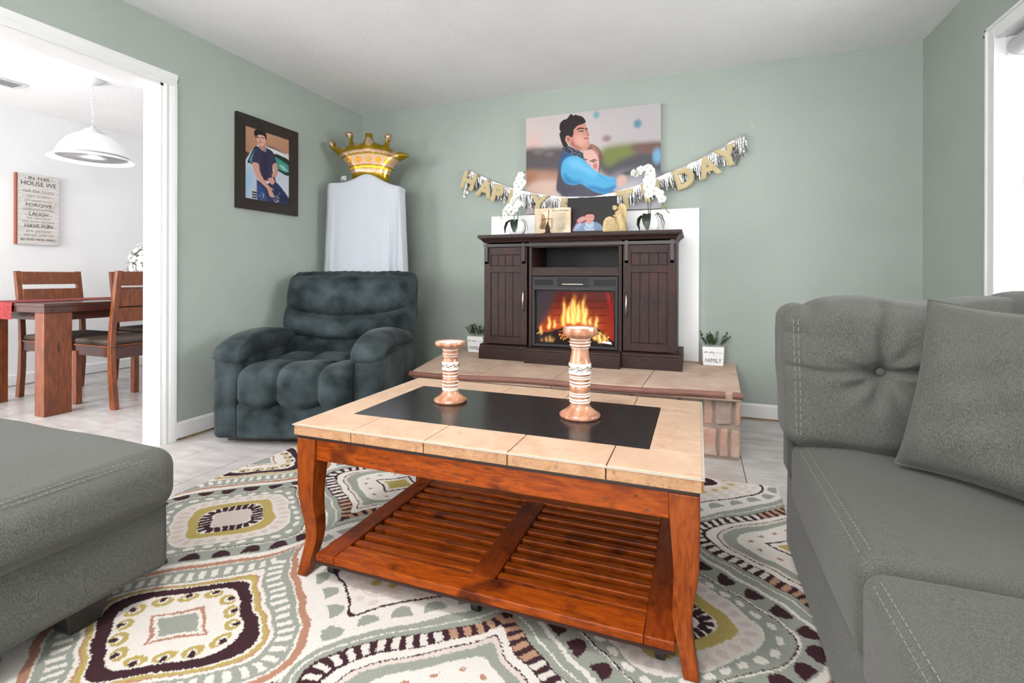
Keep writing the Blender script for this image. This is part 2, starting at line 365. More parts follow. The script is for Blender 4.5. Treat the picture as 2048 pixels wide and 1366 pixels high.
# ------------------------------------------------------------------ room shell
def struct(name, mb, mat, **k): o = mb.build(name, mat, **k); o['kind'] = 'structure'; return o
FRONT = -3.0; DX = -5.60; DB = 4.7
floor = struct('floor', B(-5.8, 1.5, FRONT-.1, DB+.1, -0.12, -0.008), 'grout')
ceil = struct('ceiling', B(-5.8, 1.5, FRONT-.1, DB+.1, H, H+0.1), 'ceiling_paint')
T = 0.13
wl = MB(); wl.box(LX-T, LX, 2.03-.07, DB, 0, H); wl.box(LX-T, LX, FRONT, 0.1, 0, H); wl.box(LX-T, LX, 0.1, 1.96, 2.075, H)
struct('wall_left', wl, 'wall_paint')
struct('wall_back', B(LX, RX+.15, BY, BY+.12, 0, H), 'wall_paint')
WY0, WY1, WZ0, WZ1 = 1.3, 2.94, 0.74, 2.085
wr_ = MB(); wr_.box(RX, RX+.15, FRONT, WY0, 0, H); wr_.box(RX, RX+.15, WY1, BY, 0, H); wr_.box(RX, RX+.15, WY0, WY1, 0, WZ0); wr_.box(RX, RX+.15, WY0, WY1, WZ1, H)
struct('wall_right', wr_, 'wall_paint')
wf = MB(); wf.box(LX, -2.4, FRONT-.12, FRONT, 0, H); wf.box(1.0, RX+.15, FRONT-.12, FRONT, 0, H); wf.box(-2.4, 1.0, FRONT-.12, FRONT, 0, .4); wf.box(-2.4, 1.0, FRONT-.12, FRONT, 2.25, H)
struct('wall_front', wf, 'wall_paint')
struct('wall_dining', B(DX-.1, DX, -1.2, DB, 0, H), 'white_wall')
wd = MB(); wd.box(DX, LX-T, DB, DB+.1, 0, H); struct('wall_dining_back', wd, 'white_wall')
wd = MB(); wd.box(DX, -5.2, -1.2, -1.1, 0, H); wd.box(-3.2, LX-T, -1.2, -1.1, 0, H); wd.box(-5.2, -3.2, -1.2, -1.1, 0, .6); wd.box(-5.2, -3.2, -1.2, -1.1, 2.3, H)
struct('wall_dining_front', wd, 'white_wall')
struct('wall_dining_side', B(LX-T-.004, LX-T-.001, 2.03, DB, 0, H), 'white_wall')
# floor tiles: twelve inch tiles in columns that step by half a tile
TW, TL = 0.31, 0.30
tm = MB().box(-TW/2+.0022, TW/2-.0022, -TL/2+.0022, TL/2-.0022, -0.008, 0)
tp = None; rest = MB(); cand = []
for i in range(-20, 6):
    x = 0.22+TW*(i+.5)
    if x > RX+.1 or x < DX-.1: continue
    for j in range(-20, 10):
        y = 2.685+TL*(j+.5)+(TL/2 if i % 2 else 0)
        if y < FRONT-.1 or y > DB: continue
        d = -x*-0.0+(-math.sin(.3584)*x+math.cos(.3584)*y); r = math.cos(.3584)*x+math.sin(.3584)*y
        vis = d > 0.9 and abs(r/d) < 1.12 and not (x > LX and y > BY+.15)
        if vis and x > -2.0 and x < 0.1 and 1.2 < y < 2.4: vis = False      # under the rug
        if vis and x < LX-.2 and (y < 1.2): vis = False
        if vis and x > 0.75: vis = False
        cand.append((vis, d, x, y))
vis_l = sorted([c for c in cand if c[0]], key=lambda c: c[1])
keep = vis_l[:298]
for c in [c for c in cand if not c[0]] + vis_l[298:]:
    rest.box(c[2]-TW/2+.0022, c[2]+TW/2-.0022, c[3]-TL/2+.0022, c[3]+TL/2-.0022, -0.008, 0)
for k, (v_, d, x, y) in enumerate(keep):
    if tp is None: tp = tm.build('tile', 'tile', floor, local=True, bevel=0); o = tp
    else: o = tp.copy(); C.objects.link(o)
    o.location = (x, y, 0)
rest.build('tiles', 'tile', floor, local=True, kind='stuff')
# object-space noise would repeat on each shared tile, so the tile colour is driven by world position
nt = MATS['tile'].node_tree; g = nt.nodes.new('ShaderNodeNewGeometry')
for l in list(nt.links):
    if l.from_node.type == 'TEX_COORD': s_ = l.to_socket; nt.links.remove(l); nt.links.new(g.outputs['Position'], s_)
def baseboard(name, x0, x1, y0, y1, side):
    m = MB(); prof = [(0, 0.012), (0.016, 0.012), (0.016, 0.092), (0.009, 0.105), (0, 0.105)]
    if side == 'left': m.prism([(x0+a, z) for a, z in prof], 'y', y0, y1)
    if side == 'back': m.prism([(y1-a, z) for a, z in prof][::-1], 'x', x0, x1)
    if side == 'right': m.prism([(x1-a, z) for a, z in prof][::-1], 'y', y0, y1)
    return struct(name, m, 'white_trim')
baseboard('baseboard_left', LX, LX, 2.034, BY, 'left')
baseboard('baseboard_back', LX, RX, BY, BY, 'back')
baseboard('baseboard_right', RX, RX, FRONT, BY, 'right')
baseboard('baseboard_dining', DX, DX, -1.1, DB, 'left')
struct('trim_4', MB().tube([(LX+.008, 2.06, .006), (LX+.008, BY, .006)], .008, 6).tube([(LX, BY-.009, .007), (RX, BY-.009, .007)], .009, 6), 'gold_wood_strip')
# opening casing and lining (left)
cs = MB(); yo, yi, zo, zi = 2.034, 1.960, 2.143, 2.075
prof = [(0, 0), (0, .010), (.012, .016), (.030, .012), (.040, .017), (.058, .020), (.072, .020), (.074, 0)]   # (across from inner edge, out)
cs.prism([(yi+a, LX+b) for a, b in prof], 'z', 0, 2.075)
cs.v = [(p[1], p[0], p[2]) for p in cs.v]; cs.f = [f[::-1] for f in cs.f]
n0 = len(cs.v); cs.prism([(LX+b, zi+a) for a, b in prof], 'y', 0.02, 2.034)
struct('trim_1', cs, 'white_trim')
jm = MB(); jm.box(LX-T-.01, LX+.004, 1.945, 1.962, 0, 2.075); jm.box(LX-T-.01, LX+.004, .1, 1.962, 2.060, 2.078)
struct('trim_2', jm, 'white_trim')
# window in the right wall
win = MB(); 
yA, zA = 3.008, 2.153
win.box(RX-.018, RX, WY1, yA, WZ0-.08, zA); win.box(RX-.018, RX, WY0-.07, WY1, WZ1, zA); win.box(RX-.018, RX, WY0-.07, WY0, WZ0-.08, zA)
win.box(RX-.024, RX, WY1+.052, yA, WZ0-.08, zA);  win.box(RX-.024, RX, WY0-.07, yA, zA-.016, zA)
win.box(RX-.05, RX+.15, WY0-.1, WY1+.1, WZ0-.03, WZ0)
wo = struct('window_1', win, 'white_trim', bevel=.003)
struct('trim_3', MB().box(RX-.022, RX+.15, WY1-.012, WY1+.001, WZ0, WZ1).box(RX-.020, RX+.15, WY0, WY1, WZ1-.008, WZ1+.001), 'white_trim')
fr = MB(); fr.box(RX+.10, RX+.14, WY1-.045, WY1, WZ0, WZ1); fr.box(RX+.10, RX+.14, WY0, WY0+.045, WZ0, WZ1); fr.box(RX+.10, RX+.14, WY0, WY1, WZ1-.045, WZ1); fr.box(RX+.10, RX+.14, WY0, WY1, WZ0, WZ0+.045); fr.box(RX+.10, RX+.14, WY0, WY1, 1.40, 1.44)
fr.build('window_frame', 'white_trim', wo)
MB().box(RX+.118, RX+.122, WY0+.04, WY1-.04, WZ0+.04, WZ1-.04).build('pane', 'glass', wo)
bl = thing('roller_blind', 'rolled up grey roller blind under the head of the window', 'blind', (RX+.055, 2.1, 2.02))
MB().tube([(RX+.055, WY0+.03, 2.025), (RX+.055, WY1-.035, 2.025)], .042, 20).build('roll', 'blind_grey', bl, smooth=True, auto=.8)
MB().box(RX+.02, RX+.1, WY1-.032, WY1-.006, 1.99, 2.075).build('bracket', 'lamp_white', bl, bevel=.002)
MB().tube([(RX+.055, WY1-.036, 2.025), (RX+.055, WY1-.03, 2.025)], .020, 12).build('end_pin', 'nickel', bl)
bx = thing('sill_box', 'small pale grey box on the window sill behind the sofa', 'box', (RX+.03, 2.70, WZ0))
MB().box(RX-.02, RX+.08, 2.62, 2.79, WZ0, .905).build('carton', 'blind_grey', bx, bevel=.004); MB().box(RX-.024, RX+.084, 2.616, 2.794, .895, .915).build('lid', 'grille_grey', bx, bevel=.002)
hk = MB().tube([(RX, 3.025, 2.125), (RX-.012, 3.025, 2.125), (RX-.016, 3.025, 2.132)], .0065, 8).build('wall_hook', 'black_plastic'); tag(hk, 'tiny dark screw hook in the wall beside the window corner', 'hook')
# ceiling lamp of the living room (above and in front of the camera, out of frame)
cl = thing('ceiling_light', 'round flush ceiling light over the coffee table', 'ceiling light', (-.75, .62, H))
MB().lathe([(.17, -.03), (.17, 0)], -.75, .62, H).build('base', 'lamp_white', cl, auto=.6)
MB().lathe([(0.001, -.115), (.07, -.108), (.13, -.08), (.16, -.03)], -.75, .62, H).build('dome', 'fixture_glass', cl, smooth=True)

# ------------------------------------------------------------------ rug
def rug():
    X0, X1, Y0, Y1 = -2.145, 0.335, 0.52, 2.545; res = 0.0034
    nx, ny = int((X1-X0)/res), int((Y1-Y0)/res)
    xs = np.linspace(X0, X1, nx); ys = np.linspace(Y1, Y0, ny); X, Yg = np.meshgrid(xs, ys)
    j = rng.normal(size=(2, ny, nx)); 
    jx = (j[0]+np.roll(j[0], 1, 0)+np.roll(j[0], 1, 1))*0.0008; jy = (j[1]+np.roll(j[1], 1, 0)+np.roll(j[1], 1, 1))*0.0008
    wob = 0.0032*(np.sin(X*31+Yg*17)+np.sin(X*-13+Yg*37+2)+np.sin(X*53-Yg*29+1))/1.6
    X = X+jx+wob; Yg = Yg+jy+np.roll(wob, 40, 1)
    Wt, Gn, Dk, Gd, Tc, Pl, Tn = [np.array(lin(c)) for c in ((210,204,198), (142,146,137), (60,38,43), (168,150,90), (164,122,102), (200,187,180), (168,132,110))]
    A = np.zeros((ny, nx, 3)); A[:] = Wt
    def gfun(t, k):
        t = np.clip(t, 0, 1)
        if k < 0: return (1-t)**(-k)
        return (1-k)*0.5*(1+np.cos(PI*t))+k*np.sqrt(1-t*t)
    def contour(w_, h_, k, n, ph=0.0):
        t = np.sin(np.linspace(-PI/2, PI/2, 200)); y = h_*t; x = w_*gfun(abs(t), k)
        P = np.concatenate([np.stack([x, y], 1), np.stack([-x[::-1], y[::-1]], 1)]); P = np.concatenate([P, P[:1]])
        s = np.concatenate([[0], np.cumsum(np.hypot(*np.diff(P, axis=0).T))]); L = s[-1]
        q = (np.arange(n)+ph)/n*L; px = np.interp(q, s, P[:, 0]); py = np.interp(q, s, P[:, 1])
        e = 0.004; tx = np.interp((q+e) % L, s, P[:, 0])-np.interp((q-e) % L, s, P[:, 0]); ty = np.interp((q+e) % L, s, P[:, 1])-np.interp((q-e) % L, s, P[:, 1])
        n_ = np.hypot(tx, ty)+1e-9; return px, py, tx/n_, ty/n_
    TWW, THH = .415, .51
    def cell(cx, cy, kind):
        i0, i1 = np.searchsorted(xs, [cx-.43, cx+.43]); j0, j1 = ny-np.searchsorted(ys[::-1], [cy+.53, cy-.53])
        if i1 <= i0 or j1 <= j0: return
        x = X[j0:j1, i0:i1]-cx; y = Yg[j0:j1, i0:i1]-cy; S = A[j0:j1, i0:i1]
        tile = abs(x) < TWW*gfun(abs(y)/THH, 0)
        def fill(w_, h_, k, c): S[tile & (abs(x) < w_*gfun(abs(y)/h_, k)) & (abs(y) < h_)] = c
        def stamp(px, py, tx, ty, a, b, c, mode='e', off=0):
            # tangent direction a half-length, normal direction b half-length; normal points inward
            nxn, nyn = -ty, tx
            if (nxn*-px+nyn*-py) < 0: nxn, nyn = -nxn, -nyn
            px += nxn*off; py += nyn*off
            if abs(px)-.43 > .05: return
            dx, dy = x-px, y-py; U = dx*tx+dy*ty; V = dx*nxn+dy*nyn
            if mode == 'e': m = (U/a)**2+(V/b)**2 < 1
            elif mode == 'r': m = (abs(U) < a) & (abs(V) < b)
            elif mode == 's': m = ((U/a)**2+(V/b)**2 < 1) & (V > 0)
            S[tile & m] = c
        def ring(w_, h_, k, n, a, b, c, mode='e', ph=0.5, off=0, alt=None):
            for q in zip(*contour(w_, h_, k, n, ph)): stamp(*q, a, b, (alt if alt is not None and abs(q[1]) > h_*.62 else c), mode, off)
        if kind == 'A':
            fill(.45, .6, 0, Wt); S[tile] = Wt; fill(.402, .485, 0, Tc); fill(.378, .44, .04, Wt); fill(.370, .428, .06, Gn)
            ring(.336, .345, .12, 58, .0085, .021, Wt, 'r'); fill(.300, .288, .16, Wt); fill(.289, .256, .25, Tc); fill(.284, .25, .25, Gd); fill(.270, .226, .3, Wt)
            fill(.261, .213, .36, Dk); fill(.205, .168, .5, Wt)
            ring(.165, .132, .65, 14, .027, .020, Gd, 'e'); ring(.165, .132, .65, 14, .014, .011, Wt, 'e', off=-.004); ring(.170, .136, .65, 14, .009, .011, Dk, 'e', off=-.006)
            fill(.112, .086, -1.25, Tc); fill(.098, .072, -1.25, Wt); fill(.075, .054, -1.0, Gn)
        if kind == 'B':
            S[tile] = Wt; fill(.400, .485, 0, Gn); ring(.396, .455, .02, 27, .030, .046, Dk, 's'); fill(.342, .334, .18, Wt); fill(.334, .321, .22, Dk); fill(.330, .310, .25, Gn)
            ring(.292, .262, .4, 30, .017, .011, Wt, 'e'); fill(.252, .232, .55, Wt*.92+Pl*.08); fill(.246, .226, .55, Pl*.55+Wt*.45); ring(.215, .200, .6, 30, .012, .018, Pl*.9, 'e')
            fill(.186, .176, .42, Gd); fill(.136, .134, .45, Wt); ring(.108, .106, .5, 26, .0098, .021, Dk, 'r'); fill(.078, .078, .55, Pl*.9)
        if kind == 'E':
            S[tile] = Wt; fill(.408, .50, 0, Wt); ring(.385, .44, .02, 26, .031, .042, Gn, 's'); fill(.330, .312, .2, Dk); fill(.318, .298, .22, Wt)
            ring(.285, .250, .35, 26, .016, .012, Pl, 'e'); fill(.262, .225, .4, Pl); ring(.238, .205, .45, 22, .016, .010, Wt, 'e')
            ring(.190, .160, .5, 18, .014, .016, Gd, 'e'); fill(.150, .120, .3, Wt); fill(.135, .105, .2, Dk); fill(.085, .060, -1.0, Gn)
        if kind == 'D':
            S[tile] = Gn; fill(.400, .455, 0, Wt); fill(.395, .447, 0, Gn); fill(.382, .395, .06, Dk)
            ring(.352, .350, .10, 56, .0095, .021, Wt*.93, 'r', alt=Tn); fill(.318, .312, .12, Wt); fill(.286, .272, .16, Dk); fill(.281, .266, .16, Pl*.9+Wt*.1); fill(.265, .240, .2, Gn)
            fill(.212, .186, .4, Wt); ring(.172, .146, .5, 14, .011, .014, Tc, 's'); fill(.122, .098, -1.15, Dk); fill(.108, .085, -1.15, Wt); fill(.080, .058, -1.0, Gd)
    for i in range(0, 8):
        cx = -2.125+.413*i
        for jj in range(-3, 4):
            if i % 2 == 1: cy = 1.469+1.02*jj; kind = 'B' if ((i-1)//2+jj) % 2 == 0 else 'E'
            else: cy = .96+1.02*jj; kind = 'A' if ((i-2)//2+jj) % 2 == 0 else 'D'
            cell(cx, cy, kind)
    t = thing('area_rug', 'cream rug patterned with grey green, plum and gold medallions under the coffee table', 'rug', (-.9, 1.77, 0))
    # outline follows the rug as it lies: slightly out of square
    h_, w_ = ny, nx; u, v = np.meshgrid(np.linspace(0, 1, w_), np.linspace(0, 1, h_))
    c00, c10, c01, c11 = [np.array(p) for p in ((-2.115, 2.50, .011), (.352, 2.562, .011), (-2.20, .52, .011), (.275, .52, .011))]
    me = grid_mesh('pile', A, (X0, Y1, .011), (X1-X0, 0, 0), (0, Y0-Y1, 0))
    P = ((1-u)*(1-v))[..., None]*c00+(u*(1-v))[..., None]*c10+((1-u)*v)[..., None]*c01+(u*v)[..., None]*c11
    e = np.minimum(np.minimum(u*2.4, (1-u)*2.4), np.minimum(v*1.5, (1-v)*1.5)); P[..., 2] = .004+.007*np.sqrt(np.clip(e/.01, 0, 1))+rng.random((h_, w_))*.0004
    P = P.reshape(-1, 3)-np.array([-.9, 1.77, 0]); me.vertices.foreach_set('co', P.ravel()); me.update()
    me.materials.append(MATS['rug_pile']); me.polygons.foreach_set('use_smooth', [True]*len(me.polygons)); o = bpy.data.objects.new('pile', me); C.objects.link(o); o.parent = t
    q = [tuple(c00), tuple(c01), tuple(c11), tuple(c10)]
    MB().hexa([(p[0], p[1], .0005) for p in q]+[(p[0], p[1], .0045) for p in q]).build('backing', 'rug_edge', t)
rug()
RZ = .0128    # top of the rug pile, where feet stand

# ------------------------------------------------------------------ coffee table
def coffee_table():
    t = thing('coffee_table', 'distressed red-brown wooden coffee table with a travertine tile border and black stone top', 'coffee table', (-.6, 1.62, RZ))
    X0, X1, Y0, Y1, Zt = -1.208, .012, 1.243, 2.003, .500
    bx0, bx1, by0, by1 = -1.103, -.124, 1.402, 1.866
    G = .0015
    def tl(x0, x1, y0, y1): MB().box(x0+G, x1-G, y0+G, y1-G, .478, Zt).build('border_tile', 'travertine', t, bevel=.0015)
    fx = [X0, -.987, -.734, -.477, -.213, X1]
    for a, b in zip(fx[:-1], fx[1:]): tl(a, b, Y0, by0)
    kx = [X0, -.990, -.742, -.48, -.218, X1]
    for a, b in zip(kx[:-1], kx[1:]): tl(a, b, by1, Y1)
    tl(X0, bx0, by0, 1.566); tl(X0, bx0, 1.566, by1)
    tl(bx1, X1, by0, 1.50); tl(bx1, X1, 1.50, 1.80); tl(bx1, X1, 1.80, by1)
    for a, b in zip(fx[:-1], fx[1:]):
        MB().box(a+G, b-G, Y0-.004, Y0+.012, .465, .4945).build('edge_tile', 'travertine_rough', t, bevel=.0012)
        MB().box(a+G, b-G, Y1-.012, Y1+.004, .465, .4945).build('edge_tile', 'travertine_rough', t, bevel=.0012)
    for a, b in ((Y0+.012, 1.5), (1.5, 1.76), (1.76, Y1-.012)):
        MB().box(X0-.004, X0+.012, a+G, b-G, .465, .4945).build('edge_tile', 'travertine_rough', t, bevel=.0012)
        MB().box(X1-.012, X1+.004, a+G, b-G, .465, .4945).build('edge_tile', 'travertine_rough', t, bevel=.0012)
    m = MB(); m.box(X0-.005, X1+.005, Y0-.0055, Y0+.003, .4950, .4985); m.box(X0-.005, X1+.005, Y1-.003, Y1+.0055, .4950, .4985); m.box(X0-.0055, X0+.003, Y0, Y1, .4950, .4985); m.box(X1-.003, X1+.0055, Y0, Y1, .4950, .4985)
    m.build('edge_strip', 'metal_edge', t)
    MB().box(bx0+.0005, bx1-.0005, by0+.0005, by1-.0005, .470, .4995).build('stone_inlay', 'black_stone', t)
    MB().box(X0+.006, X1-.006, Y0+.006, Y1-.006, .452, .466).build('top_moulding', 'dark_edge', t, bevel=.003)
    MB().box(X0+.008, X1-.008, Y0+.008, Y1-.008, .466, .4775).build('substrate', 'dark_edge', t)
    # aprons
    ix0, ix1, iy0, iy1 = X0+.014, X1-.014, Y0+.014, Y1-.014
    def apron(mat, x0, x1, y0, y1):
        MB().box(x0, x1, y0, y1, .385, .453).build('apron', mat, t, bevel=.004)
    apron('red_wood', ix0+.06, ix1-.06, iy0, iy0+.024); apron('red_wood', ix0+.06, ix1-.06, iy1-.024, iy1)
    apron('red_wood_y', ix0, ix0+.024, iy0+.06, iy1-.06); apron('red_wood_y', ix1-.024, ix1, iy0+.06, iy1-.06)
    # sabre legs: square section curving in then out at the foot
    for sx in (0, 1):
        for sy in (0, 1):
            m = MB(); rows = []
            for i in range(17):
                q = i/16; z = .453-q*(.453-RZ); wd_ = .071-.006*q-.028*(q*q*(3-2*q))
                inset = .010*math.sin(q*PI)**1.0 + .030*math.sin(min(1, q/.85)*PI)**2*(1 if q < .85 else 0) - .012*max(0, (q-.8)/.2)
                inset = .001+.018*math.exp(-((q-.72)/.21)**2)-.003*q**6
                rows.append((inset, wd_, z))
            vs_ = []; fs = []
            for ins, wd_, z in rows:
                xa, ya = (X0+.004+ins, Y0+.004+ins); 
                pts = [(xa, ya), (xa+wd_, ya), (xa+wd_, ya+wd_), (xa, ya+wd_)]
                if sx: pts = [(X0+X1-x, y) for x, y in pts][::-1]
                if sy: pts = [(x, Y0+Y1-y) for x, y in pts][::-1]
                vs_ += [(x, y, z) for x, y in pts]
            for i in range(16):
                for k in range(4): fs.append((i*4+k, (i+1)*4+k, (i+1)*4+(k+1) % 4, i*4+(k+1) % 4))
            fs += [(0, 1, 2, 3), (64+3, 64+2, 64+1, 64)]
            leg = m.add(vs_, fs).build('leg', 'red_wood_z', t, smooth=False, bevel=.0035)
            if sy == 0:
                xc = (X0+.062) if not sx else X1-.058; d_ = MB()
                for q in (-.005, .004): d_.tube([(xc+q-.005, Y0+.0285, .222), (xc+q+.004, Y0+.0285, .238)], .0013, 5)
                d_.build('dent', 'dark_edge', leg)
    # lower slatted shelf
    zs, zb = .094, .069; sx0, sx1, sy0, sy1 = -1.128, -.048, 1.250, 1.920
    MB().box(sx0, -1.061, sy0, sy1, zb, zs).build('shelf_rail', 'red_wood_y', t, bevel=.003)
    MB().box(-.121, sx1, sy0, sy1, zb, zs).build('shelf_rail', 'red_wood_y', t, bevel=.003)
    MB().box(-1.0598, -.1222, sy0, 1.328, zb, zs).build('shelf_rail', 'red_wood', t, bevel=.003)
    MB().box(-1.0598, -.1222, 1.842, sy1, zb, zs).build('shelf_rail', 'red_wood', t, bevel=.003)
    MB().box(-.628, -.551, 1.3285, 1.8415, zb, zs-.0005).build('centre_rail', 'red_wood_y', t, bevel=.003)
    for k in range(9):
        y = 1.349+k*.0555
        for a, b in ((-1.060, -.629), (-.550, -.122)):
            MB().box(a, b, y+.002, y+.028, .058, .0885).build('slat', 'red_wood', t, bevel=.002)
    MB().box(sx0, sx1, sy0-.004, sy0+.004, zb-.004, zb+.003).build('bead', 'dark_edge', t)
    for x, y in ((-1.095, 1.30), (-.085, 1.30), (-1.095, 1.86), (-.085, 1.86), (-.59, 1.30)):
        c = MB().box(x-.018, x+.018, y-.018, y+.018, zb-.006, zb).tube([(x, y, zb-.004), (x, y, zb-.02)], .010, 8).build('caster', 'rubber', t)
        MB().tube([(x-.012, y, RZ+.0255), (x+.012, y, RZ+.0255)], .025, 18).build('wheel', 'rubber', c, bevel=.003)
    # distress marks
    m = MB()
    for _ in range(26):
        x = random.uniform(-1.1, -.1); z = random.uniform(.395, .445); l = random.uniform(.002, .016)
        m.tube([(x, iy0-.0006, z), (x+l, iy0-.0006, z+random.uniform(-.002, .002))], random.uniform(.0007, .002), 5)
    m.build('dents', 'dark_edge', t, kind='stuff')
coffee_table()

# ------------------------------------------------------------------ candle holders
def candle(name, label, x, y, prof, bands, carved, topr):
    t = thing(name, label, 'candle holder', (x, y, .500), group='carved candle holders on the coffee table')
    ztop = prof[-1][1]
    body = [(0.001, 0)]+prof+[(topr-.006, ztop), (topr-.012, ztop-.006), (.001, ztop-.006)]
    MB().lathe(body, x, y, .5, 48).build('body', 'candle_wood', t, smooth=True, auto=.9)
    MB().lathe([(.001, ztop-.0055), (topr-.0125, ztop-.0055), (topr-.004, ztop+.0008), (topr-.009, ztop-.003), (.001, ztop-.0035)], x, y, .5, 40).build('lit_cup_top', 'candle_white', t, smooth=True)  # light caught on the top, painted as a white cup
    for z, r, hh in [(a_, b_+.0006, c_*1.25) for a_, b_, c_ in bands]: MB().lathe([(r-.001, z-hh), (r+.0012, z-hh*.5), (r+.0012, z+hh*.5), (r-.001, z+hh)], x, y, .5, 40).build('white_ring', 'candle_white', t, smooth=True)
    z0, z1, r = carved
    cb = MB().lathe([(r-.002, z0), (r+.001, z0+.001), (r+.001, z1-.001), (r-.002, z1)], x, y, .5, 48).build('carved_band', 'candle_white', t, smooth=True, auto=.6)
    m = MB(); hh = z1-z0
    for k in range(7):
        a0 = 2*PI*k/7-1.7
        for s_, zz, L in ((1, .25, .62), (-1, .72, .5), (1, .5, .3)):
            pts = [(x+(r+.0012)*math.cos(a0+s_*L*q), y+(r+.0012)*math.sin(a0+s_*L*q), .5+z0+hh*(zz+.28*math.sin(q*PI)*s_*.8)) for q in np.linspace(0, 1, 7)]
            m.tube(pts, [.0006, .0012, .0018, .002, .0018, .0012, .0006], 5)
    m.build('carving', 'carved_line', cb)
candle('candle_holder', 'shorter turned wooden candle holder with carved white band, left of the pair', -.873, 1.671,
       [(.060, .001), (.063, .006), (.062, .010), (.050, .017), (.036, .028), (.029, .040), (.0285, .046), (.029, .052), (.0265, .058), (.029, .064), (.027, .071), (.0295, .078), (.031, .085), (.030, .092), (.027, .097), (.0295, .104), (.027, .110), (.030, .116),
        (.031, .128), (.031, .148), (.0305, .152), (.028, .157), (.0265, .165), (.027, .170), (.030, .176), (.028, .181), (.031, .187), (.029, .194), (.029, .198), (.036, .203), (.052, .209), (.058, .214), (.059, .222), (.056, .2265)],
       [(.046, .029, .0022), (.052, .029, .002), (.064, .029, .0022), (.078, .029, .002), (.098, .0275, .0022), (.110, .0275, .002), (.172, .0275, .0016), (.181, .0285, .0016), (.196, .0285, .0016)], (.120, .152, .031), .056)
candle('candle_holder', 'taller turned wooden candle holder with carved white band, right of the pair', -.371, 1.647,
       [(.066, .001), (.069, .006), (.068, .011), (.055, .019), (.040, .030), (.032, .041), (.0325, .048), (.034, .055), (.0335, .062), (.0305, .066), (.034, .073), (.031, .080), (.033, .088), (.036, .097), (.034, .106), (.031, .111), (.034, .118), (.031, .124), (.034, .131), (.032, .137),
        (.035, .143), (.0365, .150), (.0365, .180), (.035, .184), (.031, .205), (.0285, .222), (.028, .232), (.034, .236), (.0345, .240), (.032, .244), (.036, .250), (.0355, .256), (.031, .261), (.036, .266), (.052, .273), (.057, .280), (.058, .292), (.0555, .3005)],
       [(.052, .0335, .0028), (.060, .033, .0024), (.073, .0335, .0024), (.081, .0315, .002), (.108, .0325, .0022), (.118, .0335, .0022), (.131, .0335, .0022), (.138, .033, .0018), (.232, .029, .0016), (.242, .0335, .0016), (.252, .0355, .0014), (.262, .032, .0016)], (.145, .182, .0365), .0555)

# ------------------------------------------------------------------ hearth
def hearth():
    t = thing('raised_hearth', 'raised hearth with tan stone slabs, brown painted nosing and a rough stone base', 'hearth', (-.8, 3.2, 0))
    zt, zb = .375, .330
    def fy(x): return 2.70+(x+1.70)/(0.21+1.70)*.08
    cuts = [(-1.690, -1.925), (-1.235, -1.300), (-.790, -.745), (-.281, -.240), (.212, .248)]
    for (a0, a1), (b0, b1) in zip(cuts[:-1], cuts[1:]):
        g_ = .002; Yb = BY-.002
        m = MB().hexa([(a0+g_, fy(a0)+.012, zb), (b0-g_, fy(b0)+.012, zb), (b1-g_, Yb, zb), (a1+g_, Yb, zb), (a0+g_, fy(a0)+.012, zt), (b0-g_, fy(b0)+.012, zt), (b1-g_, Yb, zt), (a1+g_, Yb, zt)])
        m.build('slab', 'slab', t, bevel=.003)
    MB().hexa([(-1.685, 2.73, zb-.004), (.206, 2.80, zb-.004), (.243, BY-.003, zb-.004), (-1.915, BY-.003, zb-.004), (-1.685, 2.73, zb+.004), (.206, 2.80, zb+.004), (.243, BY-.003, zb+.004), (-1.915, BY-.003, zb+.004)]).build('mortar_bed', 'mortar', t)
    # wavy half-round nosing in two lengths
    def nose(x0, x1, n):
        pts = []
        for i in range(n+1):
            x = x0+(x1-x0)*i/n; pts.append((x, fy(x)+.006+.003*math.sin(x*5.3), .357+.004*math.sin(x*6.1+1)))
        MB().tube(pts, .0175, 10).build('nosing', 'brown_trim', t, smooth=True, auto=.9)
    nose(-1.70, .135, 24); nose(.170, .218, 2)
    # stone base, front face at y 2.85, right end at x .218
    MB().box(-1.66, .206, 2.862, BY-.003, 0.0, zb-.004).build('core', 'mortar', t)
    rr = random.Random(4)
    rows = [(.175, .322), (.01, .168)]
    for ri, (za, zb_) in enumerate(rows):
        x = -1.66; 
        edges = [.216, .178, .085, .028, -.09] if ri == 0 else [.216, .160, .105, -.02, -.12]
        while edges[-1] > -1.66: edges.append(edges[-1]-rr.uniform(.11, .22))
        edges[-1] = -1.66
        for b, a in zip(edges[:-1], edges[1:]):
            if b-a < .02: continue
            g_ = .007; ya = 2.850+rr.uniform(-.004, .008)
            m = MB().rbox(a+g_, b-g_, ya, 2.875, za+g_*.7+rr.uniform(0, .006), zb_-g_*.6, .011, (4, 2, 3), cr=2,
                          fn=lambda P, U, dn, s_=rr.randint(0, 999): P+dn*wr(P, .0045, 60, s_)[:, None])
            m.build('stone', rr.choice(['stone', 'stone', 'stone_b']), t, smooth=True)
        y = 2.88
        while y < BY-.03:
            y2 = min(BY-.004, y+rr.uniform(.14, .26)); g_ = .007
            MB().rbox(.195, .214+rr.uniform(0, .004), y+g_, y2-g_, za+g_, zb_-g_, .010, (2, 4, 3), cr=2, fn=lambda P, U, dn, s_=rr.randint(0, 999): P+dn*wr(P, .003, 60, s_)[:, None]).build('stone', rr.choice(['stone', 'stone_b']), t, smooth=True)
            y = y2
hearth()
pn = MB().box(-1.572, .010, 3.714, BY-.001, .3755, 1.457).build('white_panel', 'white_panel', bevel=.003); tag(pn, 'plain white board standing against the wall behind the electric fireplace', 'panel')

